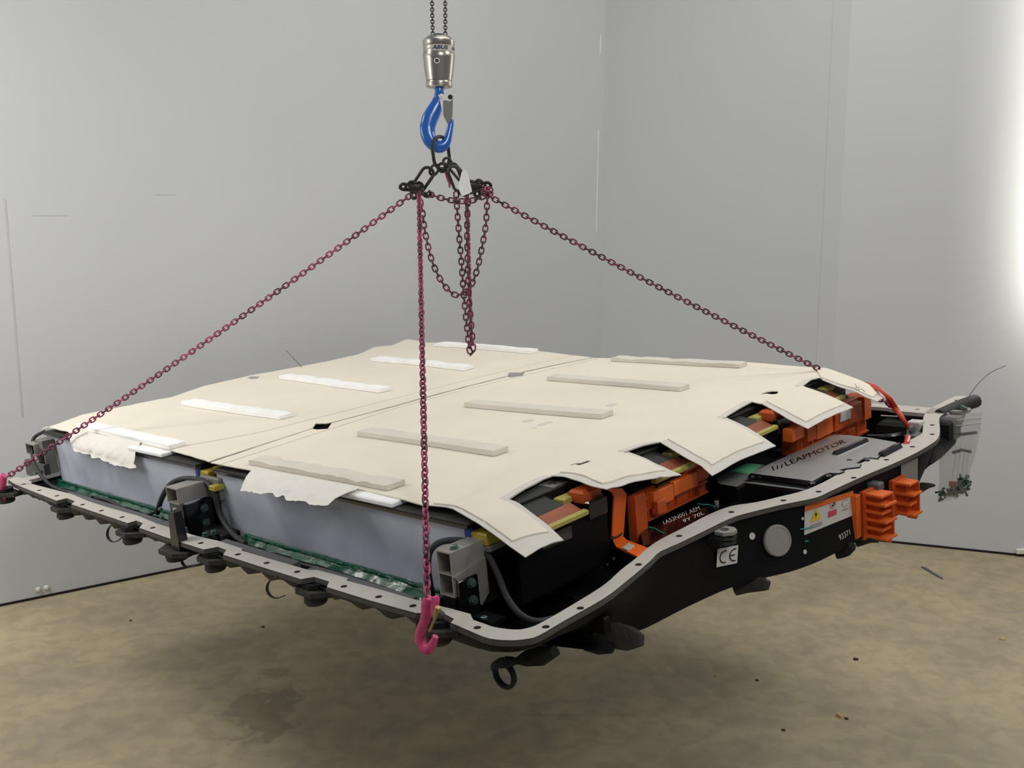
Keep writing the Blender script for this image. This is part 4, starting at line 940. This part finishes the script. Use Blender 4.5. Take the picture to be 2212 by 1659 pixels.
# red cables and chain hook region
rc = thing('red_cable', 'red-orange cable bundle running from under the far flap to the tray corner', 'cable', Ph(1920, 870, .05))
for k, o in enumerate((0, 5, -4)):
    hose([Ph(1868-o, 828, .11), Ph(1895, 838+o*.4, .12), Ph(1918+o*.6, 858, .10), Ph(1932+o, 880, .06), Ph(1950+o*.6, 905, .03), Ph(1966+o*.3, 930, -.01)], .0045 if k else .006, 'cable', rc, 'cable')
c = Ph(1925, 872, .08); MB().cyl(Ph(1921, 862, .07), Ph(1927, 878, .05), .013, 10, bev=.003).build('cable_joint', M['pinkh'], rc, smooth=True)
MB().cyl(Ph(1966, 928, .0), Ph(1974, 929, .0), .012, 8).build('cable_plug', M['slate'], rc)
hose([Ph(1950, 968, -.02), Ph(1958, 958, .0), Ph(1962, 945, .0)], .008, 'cable_end', rc, 'cable')
# cable ties and thin wires (each hangs loose)
def tie(pts, f, lab, r=.0022, nm='cable_tie', mm='tie', cat='cable tie', flat=2.0):
    P = [f(*q) for q in pts]; b = P[0]
    o_ = hose(P, r, nm, None, mm) if False else None
    Q = resample(P, 24)
    Q = smooth2(Q, 3)
    return MB().tube(Q, r, 6, rads=[(r*flat, r*.7)]*24, up=(0, 1, 0)).build(nm, M[mm], base=b, smooth=True, label=lab, cat=cat)
tie([(248, 1130), (236, 1138), (231, 1150), (232, 1163), (240, 1171), (253, 1170), (264, 1161)], lambda x, y: Pv(x, y, -.02), 'dark cable tie hanging in a loop below the left tray side, leftmost of three')
tie([(391, 1190), (391, 1206), (394, 1219), (405, 1227), (430, 1219)], lambda x, y: Pv(x, y, -.02), 'dark cable tie hanging below the black guide post, middle of three')
tie([(600, 1245), (583, 1253), (576, 1266), (577, 1280), (587, 1291), (600, 1293), (614, 1287)], lambda x, y: Pv(x, y, -.02), 'dark cable tie hanging in a hook shape below the left tray side, rightmost of three')
tie([(2088, 865), (2098, 848), (2115, 826), (2135, 808), (2152, 798), (2173, 790)], lambda x, y: Pv(x, y, 2.1), 'thin grey wire end sticking up from the far right corner of the tray', .0016, 'wire_end', 'wire', 'wire', 1)
tie([(652, 793), (640, 780), (618, 757)], lambda x, y: Pu(x, y, 2.42), 'thin dark wire end sticking up behind the left cover sheet', .0016, 'wire_end', 'wire', 'wire', 1)
# ---------------------------------------------------------------- clear bag with bolts
bg = thing('zip_bag', 'clear plastic zip bag of bolts hanging at the far right corner of the tray', 'plastic bag', Pv(2075, 895, 2.0))
VB = 1.98
Lx_ = [Pv(x, y, VB) for x, y in ((2034, 900), (2031, 950), (2028, 1000), (2030, 1040), (2026, 1060), (2025, 1086))]
Rx_ = [Pv(x, y, VB) for x, y in ((2122, 890), (2116, 940), (2106, 985), (2094, 1020), (2096, 1045), (2090, 1068))]
LL, RR_ = resample(Lx_, 17), resample(Rx_, 17)
for sgn in (-1, 1):
    def bf(s, t, sgn=sgn):
        i = int(round(t*16)); p = LL[i].lerp(RR_[i], s)
        return p+Vector((0, sgn*(.002+.022*math.sin(math.pi*s)*t*t)+.004*noise.noise(Vector((s*9, t*2.5, 3+sgn))), 0))
    MB().grid(bf, 16, 16).build('bag_film', M['clear'], bg, smooth=True)
for t_ in (1, 2):
    MB().tube([LL[t_].lerp(RR_[t_], .4+.6*s/8)+Vector((0, -.004, 0)) for s in range(9)], .0016, 6).build('zip_line', M['label'], bg)
for q in (((2062, 935), (2080, 938), (2110, 934)), ((2058, 978), (2078, 972), (2098, 976))):
    MB().tube([Pv(*a, VB+.004) for a in q], .006, 8, rads=[(.004, .007)]*3).build('folded_tag', M['slate'], bg, smooth=True)
for k in range(4):
    MB().tube([Pv(x, y, VB-.008) for x, y in ((2066+k*10, 965), (2062+k*9, 1000), (2056+k*11, 1038))], .0007, 5).build('film_crease', M['rim'], bg)
rnd = random.Random(4)
for k in range(60):
    s = rnd.random(); x = 2031+60*s; y = 1076-14*s-rnd.random()*(16+18*(s > .6)); c = Pv(x, y, VB+rnd.uniform(-.012, .012))
    d = Vector((rnd.uniform(-1, 1), rnd.uniform(-1, 1), rnd.uniform(-1, 1))).normalized()
    m = MB(); m.cyl(c, c+d*.018, .0035, 6); m.cyl(c-d*.004, c, .007, 6, bev=.001); m.build('bolt', M['bagstuff'] if k % 5 else M['steel'], bg)
c = Pv(2056, 1046, VB); MB().box(c-Vector((.008, .003, .008)), c+Vector((.014, .003, .010))).build('red_tag', M['pinkred'], bg)
# ---------------------------------------------------------------- chains
def link_mesh(name, p, w, d, mm, seg=5, n=6):
    r = (w-d)/2; hs = (p+d)/2-r; pts = []
    for i in range(seg+1):
        a = -math.pi/2+math.pi*i/seg; pts.append(Vector((hs+r*math.cos(a), r*math.sin(a), 0)))
    for i in range(seg+1):
        a = math.pi/2+math.pi*i/seg; pts.append(Vector((-hs+r*math.cos(a), r*math.sin(a), 0)))
    b = MB().tube(pts, d/2, n, closed=True, up=(0, 0, 1))
    me = bpy.data.meshes.new(name); me.from_pydata([tuple(v) for v in b.v], [], b.f); me.materials.append(mm)
    me.polygons.foreach_set('use_smooth', [True]*len(me.polygons)); return me
LM = {'p': link_mesh('chain_link', .0175, .0200, .0055, M['chain']), 'd': link_mesh('chain_link_dark', .0175, .0200, .0055, M['chaind']), 'h': link_mesh('hoist_link', .0095, .0138, .0036, M['hoist'])}
def chain(pts, pitch, me, lab, roll0=0, par=None, nm='sling_chain', view=True):
    pts = [Vector(p) for p in pts]; L = sum((pts[i+1]-pts[i]).length for i in range(len(pts)-1)); n = max(2, int(round(L/pitch)))
    q = resample(pts, 2*n+1)
    t = thing(nm, lab, 'chain', tuple(pts[0]), frame=WI) if par is None else par
    b = BASE[t][0]
    for k in range(n):
        c = q[2*k+1]; d = (q[2*k+2]-q[2*k]).normalized()
        vd = (c-CAMW).normalized(); z = vd - d*vd.dot(d); z.normalize(); y = z.cross(d)
        rot = Matrix((d, y, z)).transposed().to_4x4() @ Matrix.Rotation(roll0+(math.pi/2 if k % 2 else 0)+random.uniform(-.12, .12), 4, 'X')
        o = bpy.data.objects.new('chain_link', me); C.objects.link(o); o.parent = t
        o.matrix_local = Matrix.Translation(c-b) @ rot
    return t
def sag(a, b, s, n=24):
    a, b = Vector(a), Vector(b); return [a.lerp(b, i/n)-Vector((0, 0, 4*s*(i/n)*(1-i/n))) for i in range(n+1)]
DA = 3.2
hookA = Ph(12, 1048, .0); hookB = Pv(922, 1300, -.03)
A_w = wpk(Pv(12, 1032, -.03)); B_w = wpk(Pv(923, 1288, -.03)); C_w = wpk(Ph(1925, 874, .02)); D_w = wpk((-2.2, 2.12, .0))
chain(sag(W(888, 421, DA-.015), A_w, .012), .0175, LM['p'], 'pink sling chain running down left to the far left tray corner')
ch = chain(sag(W(905, 416, DA-.02), B_w, .004), .0175, LM['p'], 'pink sling chain hanging straight down to the hook at the near left side', roll0=math.pi/4)
chain(sag(W(1044, 417, DA-.015), W(1872, 829, 3.30) if False else C_w, .01), .0175, LM['d'], 'dark pink sling chain running down right to the far right tray corner')
chain(sag(W(1008, 415, DA+.05), D_w, .002), .0175, LM['p'], 'thin looking pink sling chain going down behind the cover sheet', roll0=math.pi/4)
def wp(pts, d): return [W(x, y, d) for x, y in pts]
def cat(pts, d, n=40):
    P = [Vector(p) for p in wp(pts, d)]; out = []
    for i in range(len(P)-1):
        p0, p1, p2, p3 = P[max(0, i-1)], P[i], P[i+1], P[min(len(P)-1, i+2)]
        for k in range(6):
            t = k/6; out.append(.5*((2*p1)+(p2-p0)*t+(2*p0-5*p1+4*p2-p3)*t*t+(3*p1-p0-3*p2+p3)*t**3))
    out.append(P[-1]); return out
chain(cat([(907, 432), (912, 455), (918, 500), (932, 560), (952, 605), (975, 632), (992, 637), (1014, 622), (1030, 585), (1042, 530), (1050, 480), (1053, 415)], DA-.04), .0175, LM['d'], 'dark loop of slack chain hanging below the two shorteners', nm='slack_chain')
chain(cat([(985, 415), (991, 500), (997, 570), (1002, 640), (1009, 710), (1014, 755), (1019, 764), (1022, 752), (1018, 700), (1013, 640), (1010, 560), (1009, 500), (1011, 420)], DA-.0), .0175, LM['d'], 'long narrow loop of slack chain ending in front of the sheet edge', nm='slack_chain')
chain(cat([(925, 418), (950, 427), (985, 434), (1020, 433), (1045, 424), (1056, 414)], DA-.03), .0175, LM['d'], 'short chain running across between the two shorteners', nm='slack_chain')
chain([W(932, -60, DA), W(934, 40, DA), W(935, 76, DA)], .0095, LM['h'], 'left strand of thin dark hoist chain at the top', nm='hoist_chain')
chain([W(961, -60, DA), W(962, 40, DA), W(962, 76, DA)], .0095, LM['h'], 'right strand of thin dark hoist chain at the top', nm='hoist_chain')
# ---------------------------------------------------------------- hook block
S = DA/F
hb = thing('hook_block', 'nickel coloured hoist hook block with blue hook', 'hook block', tuple(W(948, 130, DA)), frame=WI)
zt = W(948, 77, DA)
def zy(y): return W(948, y, DA).z
ctr = W(948, 130, DA)
def prof(rows): return [(r*S/6.913, zy(y/6.913)-ctr.z) for r, y in rows]
T = Matrix.Translation(ctr)
MB().lathe(prof([(90, 545), (150, 548), (165, 552), (236, 618), (238, 690), (233, 697), (232, 800), (237, 808), (238, 870), (236, 880), (216, 1060), (196, 1200), (190, 1205), (196, 1214), (197, 1240), (196, 1285), (180, 1302), (80, 1308)][::-1]), T, 40).build('block_body', M['nickel'], hb, smooth=True)
MB().lathe([(.016, 0), (.017, .006)], Matrix.Translation(Vector((ctr.x, ctr.y, zt.z-.004))), 20).build('chain_inlet', M['ink'], hb, smooth=True)
# label band
vc = (CAMW-ctr); ang0 = math.atan2(vc.y, vc.x); Rb = 233.5*S/6.913
zl0, zl1 = zy(795/6.913), zy(702/6.913)
def cylp(a, z, r=Rb): return Vector((ctr.x+r*math.cos(ang0+a), ctr.y+r*math.sin(ang0+a), z))
band_ = MB().grid(lambda s, t: cylp(-.52+2.1*s, zl0+(zl1-zl0)*t, Rb+.0004), 24, 1).build('label_band', M['label'], hb, label='pale label band with dark blue letters')
v, f = text_poly('ABUS', shear=.25, bold=.035)
zc0, zc1 = zl0+(zl1-zl0)*.22, zl0+(zl1-zl0)*.85
MB().add([cylp(-.43+1.06*a, zc0+(zc1-zc0)*b, Rb+.0008) for a, b in v], f).build('lettering', M['navy'], band_)
v, f = text_poly('ABUS', shear=.25, bold=.035)
MB().add([cylp(.90+1.06*a*.6, zc0+(zc1-zc0)*b, Rb+.0008) for a, b in v], f).build('lettering', M['navy'], band_)
p = W(944, 136, DA); dd = (CAMW-p); dd.z = 0; dd.normalize(); p = Vector((ctr.x, ctr.y, p.z))+dd*(222*S/6.913)+Vector((-.006, 0, 0))
m = MB(); m.cyl(p-dd*.006, p+dd*.0035, .0088, 18, bev=.0008); m.build('screw_ring', M['steel'], hb, smooth=True)
m = MB(); m.cyl(p-dd*.004, p+dd*.0042, .0062, 6); m.build('screw', M['dsteel'], hb)
# blue hook
def z2(x, y, d=DA): return W(820+x/5.927, 180+y/5.927, d)
hk = [(765, 55, 62), (765, 120, 63), (762, 180, 68), (738, 270, 85), (692, 360, 98), (640, 460, 106), (614, 560, 103), (616, 650, 98), (645, 730, 92), (700, 795, 84), (768, 822, 78), (832, 790, 68), (868, 720, 56), (888, 640, 48), (905, 560, 42), (920, 500, 34), (926, 462, 22)]
e = (ctr-CAMW).normalized()
hp = [z2(x, y) for x, y, r in hk]; hr = [(r*S/5.927*.62, r*S/5.927) for x, y, r in hk]
hr[0] = hr[1] = (62*S/5.927, 62*S/5.927)
hp2 = resample(hp, 49)
def rad_at(i):
    t = i/48*(len(hr)-1); k = min(len(hr)-2, int(t)); fr = t-k; return (hr[k][0]*(1-fr)+hr[k+1][0]*fr, hr[k][1]*(1-fr)+hr[k+1][1]*fr)
L_ = [0]
for i in range(1, len(hp)): L_.append(L_[-1]+(hp[i]-hp[i-1]).length)
def rads_len():
    out = []
    for i in range(49):
        s = L_[-1]*i/48; k = 0
        while k < len(L_)-2 and L_[k+1] < s: k += 1
        fr = (s-L_[k])/(L_[k+1]-L_[k]); out.append((hr[k][0]*(1-fr)+hr[k+1][0]*fr, hr[k][1]*(1-fr)+hr[k+1][1]*fr))
    return out
hook = MB().tube(hp2, .01, 14, up=tuple(-e), rads=rads_len()).build('hook', M['bluep'], hb, smooth=True, label='blue painted steel hook')
lt = [z2(*q, DA-.012) for q in ((750, 150), (790, 128), (830, 150), (838, 215), (905, 230), (938, 190), (935, 440), (870, 520), (848, 515), (805, 400), (775, 230))]
MB().prism(lt, [p+e*.004 for p in lt]).build('safety_latch', M['steel'], hb, label='bright steel safety latch')
l2 = [z2(*q, DA-.015) for q in ((815, 215), (905, 232), (940, 200), (932, 440), (870, 515), (815, 400))]
MB().prism(l2, [p+e*.003 for p in l2]).build('latch_tongue', M['grayp'], hb)
MB().cyl(z2(785, 168, DA-.02), z2(785, 168, DA+.01), .006, 12, bev=.001).build('latch_pin', M['steel'], hb, smooth=True)
MB().cyl(z2(905, 175, DA-.018), z2(905, 175, DA-.006), .008, 12, bev=.001).build('latch_spring', M['dsteel'], hb, smooth=True)
# rings
def ring(cx, cy, hw, hh, rot, yaw, r, lab, d=DA, n=48):
    """stadium ring around px centre; rot: in-plane rotation of the long axis; yaw: turn about the long axis"""
    c = W(cx, cy, d); right = Vector((1, 0, 0)); up = Vector((0, -e.z, e.y)).normalized()
    la = up*math.cos(rot)+right*math.sin(rot); sa = right*math.cos(rot)-up*math.sin(rot); sa = sa*math.cos(yaw)+e*math.sin(yaw)
    w = hw*S/max(.25, math.cos(yaw)); h = hh*S; st = max(0, h-w); pts = []
    for i in range(n):
        a = 2*math.pi*i/n; pts.append(c+sa*w*math.cos(a)+la*((w*math.sin(a))+(st if math.sin(a) >= 0 else -st)))
    return MB().tube(pts, r, 8, closed=True).build('chain_ring', M['dsteel'], base=tuple(c), frame=WI, smooth=True, label=lab, cat='ring', group=None)
ring(952.5, 330, 17, 34, -.10, .75, .0056, 'dark steel master link hanging in the blue hook')
ring(938, 367, 8, 12, -.72+1.3, .5, .0042, 'small dark ring below the master link, left side')
ring(914, 388, 13, 29, .62, .15, .0052, 'long dark oval link above the left shortener')
ring(956, 362, 9, 10, 1.3, .3, .0045, 'small dark ring at the bottom of the master link, middle')
ring(967, 352, 8, 11, -.6, .5, .0042, 'small dark ring below the master link, right side')
ring(988, 372, 8, 22, -.7, .4, .0045, 'dark oval link leading to the metal tag')
ring(985, 386, 11, 27, -.35, .3, .005, 'long dark oval link behind the metal tag')
# metal tag
tg = [z2(*q, DA-.03) for q in ((1058, 1120), (1110, 1110), (1140, 1190), (1185, 1385), (1150, 1408), (1050, 1450), (1003, 1325), (1035, 1200))]
to = MB().prism(tg, [p+e*.0015 for p in tg]).build('identity_tag', M['steel'], base=tuple(tg[0]), frame=WI, label='bright metal identity tag hanging on the right side of the sling rings', cat='tag')
p2 = [z2(*q, DA-.0) for q in ((830, 1140), (870, 1125), (915, 1290), (905, 1340), (885, 1335), (880, 1285), (855, 1225))]
MB().prism(p2, [p+e*.003 for p in p2]).build('warning_tag', M['dullpink'], base=tuple(p2[0]), frame=WI, label='small dull pink tag hanging between the rings', cat='tag')
# shortener clutches
def clutch(cx, cy, flip, lab, sc_=1.0):
    c = W(cx, cy, DA); t = thing('chain_shortener', lab, 'chain shortener', tuple(c), frame=WI)
    up = Vector((0, -e.z, e.y)).normalized(); rt = Vector((1, 0, 0))
    def P(x, y, z=0): return c+rt*(x*flip*S*sc_)+up*(y*S*sc_)-e*z
    m = MB(); m.tube([P(-14, 6), P(0, 4), P(16, -4)], .01, 10, rads=[(.011, .013), (.015, .018), (.012, .015)]); m.build('clutch_body', M['dsteel'], t, smooth=True)
    for k, pts in enumerate((((-14, 2), (-26, 2), (-34, 6), (-30, 14), (-22, 15), (-16, 12)), ((-10, 6), (-14, 16), (-6, 20), (0, 16)), ((6, 6), (2, 14), (10, 18), (17, 12), (16, 4)), ((14, -4), (22, -12), (32, -12), (34, -4), (28, 0)), ((-6, 0), (-10, -12), (-3, -18), (4, -12), (2, -6)))):
        MB().tube(smooth2(resample([P(a, b, .004*(k % 2)-.002) for a, b in pts], 12), 1), .0048, 8, rads=[(.0062, .0052)]*12).build('claw', M['dsteel'], t, smooth=True)
    for (a, b) in ((-20, 8), (12, 10), (22, -6)):
        MB().cyl(P(a, b, .012), P(a, b, -.008), .0055, 12, bev=.001).build('pin', M['dsteel'], t, smooth=True)
    return t
clutch(897, 412, 1, 'dark forged chain shortener at the left, where two pink chains start')
clutch(1028, 409, -1, 'dark forged chain shortener at the right behind the metal tag')
t = thing('chain_knot', 'bunched pink chain links on the right shortener above the slack loop', 'chain', tuple(W(1053, 414, DA-.02)), frame=WI)
for k in range(6):
    o = bpy.data.objects.new('chain_link', LM['p']); C.objects.link(o); o.parent = t
    o.matrix_local = Matrix.Translation((W(1048+(k % 3)*5, 408+k*2.4, DA-.02-.006*(k % 2))-BASE[t][0])) @ Matrix.Rotation(k*1.1, 4, 'Y') @ Matrix.Rotation(k*.9, 4, 'X')

# pink hooks
def pink_hook(px, base_fn, lab, flipx=1):
    pts = [base_fn(x, y) for x, y, r in px]; n = 33
    L_ = [0]
    for i in range(1, len(pts)): L_.append(L_[-1]+(pts[i]-pts[i-1]).length)
    q = resample(pts, n); rr = []
    for i in range(n):
        s = L_[-1]*i/(n-1); k = 0
        while k < len(L_)-2 and L_[k+1] < s: k += 1
        fr = (s-L_[k])/(L_[k+1]-L_[k]); r = px[k][2]*(1-fr)+px[k+1][2]*fr; rr.append((r*.7, r))
    q = [wpk(p) for p in smooth2(q, 1)]
    t = thing('sling_hook', lab, 'hook', tuple(q[0]), frame=WI)
    MB().tube(q, .01, 12, rads=rr, up=tuple(-(V*.8+U*.2))).build('hook_body', M['pinkh'], t, smooth=True)
    return t, q
def z6(x, y): return (840+x/3.6875, 1060+y/3.6875)
hpx = [(*z6(318, 850), .010), (*z6(310, 900), .0145), (*z6(305, 960), .0135), (*z6(290, 1030), .0105), (*z6(262, 1090), .0105), (*z6(248, 1150), .0115), (*z6(252, 1210), .0125), (*z6(285, 1262), .0125), (*z6(325, 1262), .0110), (*z6(355, 1215), .0085), (*z6(372, 1160), .0065)]
t, q = pink_hook(hpx, lambda x, y: Pv(x, y, -.03), 'bright pink sling hook on the near left side of the tray')
ear = [wpk(Pv(*z6(a, b), -.045)) for a, b in ((335, 850), (365, 855), (372, 885), (360, 960), (345, 1000), (335, 1010), (330, 930))]
MB().prism(ear, [p+V*.012 for p in ear]).build('hook_ear', M['pinkh'], t)
lat = [wpk(Pv(*z6(a, b), -.05)) for a, b in ((350, 960), (375, 950), (372, 1010), (330, 1100), (318, 1130), (315, 1110), (350, 1030))]
MB().prism(lat, [p+V*.006 for p in lat]).build('hook_latch', M['brass'], t)
MB().cyl(wpk(Pv(*z6(393, 925), -.06)), wpk(Pv(*z6(388, 965), -.06)), .006, 10, bev=.001).build('latch_pin', M['brass'], t, smooth=True)
MB().cyl(wpk(Pv(*z6(385, 945), -.05)), wpk(Pv(*z6(430, 980), -.03)), .004, 10).build('latch_pin', M['zinc'], t, smooth=True)
h7 = lambda x, y: (x/7.373, 900+y/7.373)
hpx = [(*h7(60, 930), .010), (*h7(50, 980), .015), (*h7(40, 1060), .015), (*h7(30, 1140), .012), (*h7(10, 1220), .012), (*h7(0, 1300), .014), (*h7(20, 1350), .013), (*h7(60, 1320), .010), (*h7(75, 1270), .006)]
pink_hook(hpx, lambda x, y: Pv(x, y, -.03), 'bright pink sling hook on the far left tray corner at the frame edge')

# ---------------------------------------------------------------- groups of repeats
GROUPS = {'battery_module': 'battery modules in the tray', 'cover_sheet': 'cream felt cover sheets', 'foam_strip': 'foam strips on the cover sheets',
          'foam_block': 'foam blocks under the sheet edge', 'sling_chain': 'pink sling chains', 'slack_chain': 'slack chain loops', 'hoist_chain': 'hoist chain strands',
          'chain_ring': 'dark rings and links of the sling head', 'sling_hook': 'pink sling hooks', 'chain_shortener': 'chain shorteners', 'cable_tie': 'loose cable ties below the tray',
          'wire_end': 'loose wire ends', 'busbar_housing': 'orange busbar housings', 'debris_crumb': 'crumbs and chips on the floor'}
for o in C.objects:
    b_ = o.name.split('.')[0]
    if o.parent is None and b_ in GROUPS and o.get('category'): o['group'] = GROUPS[b_]
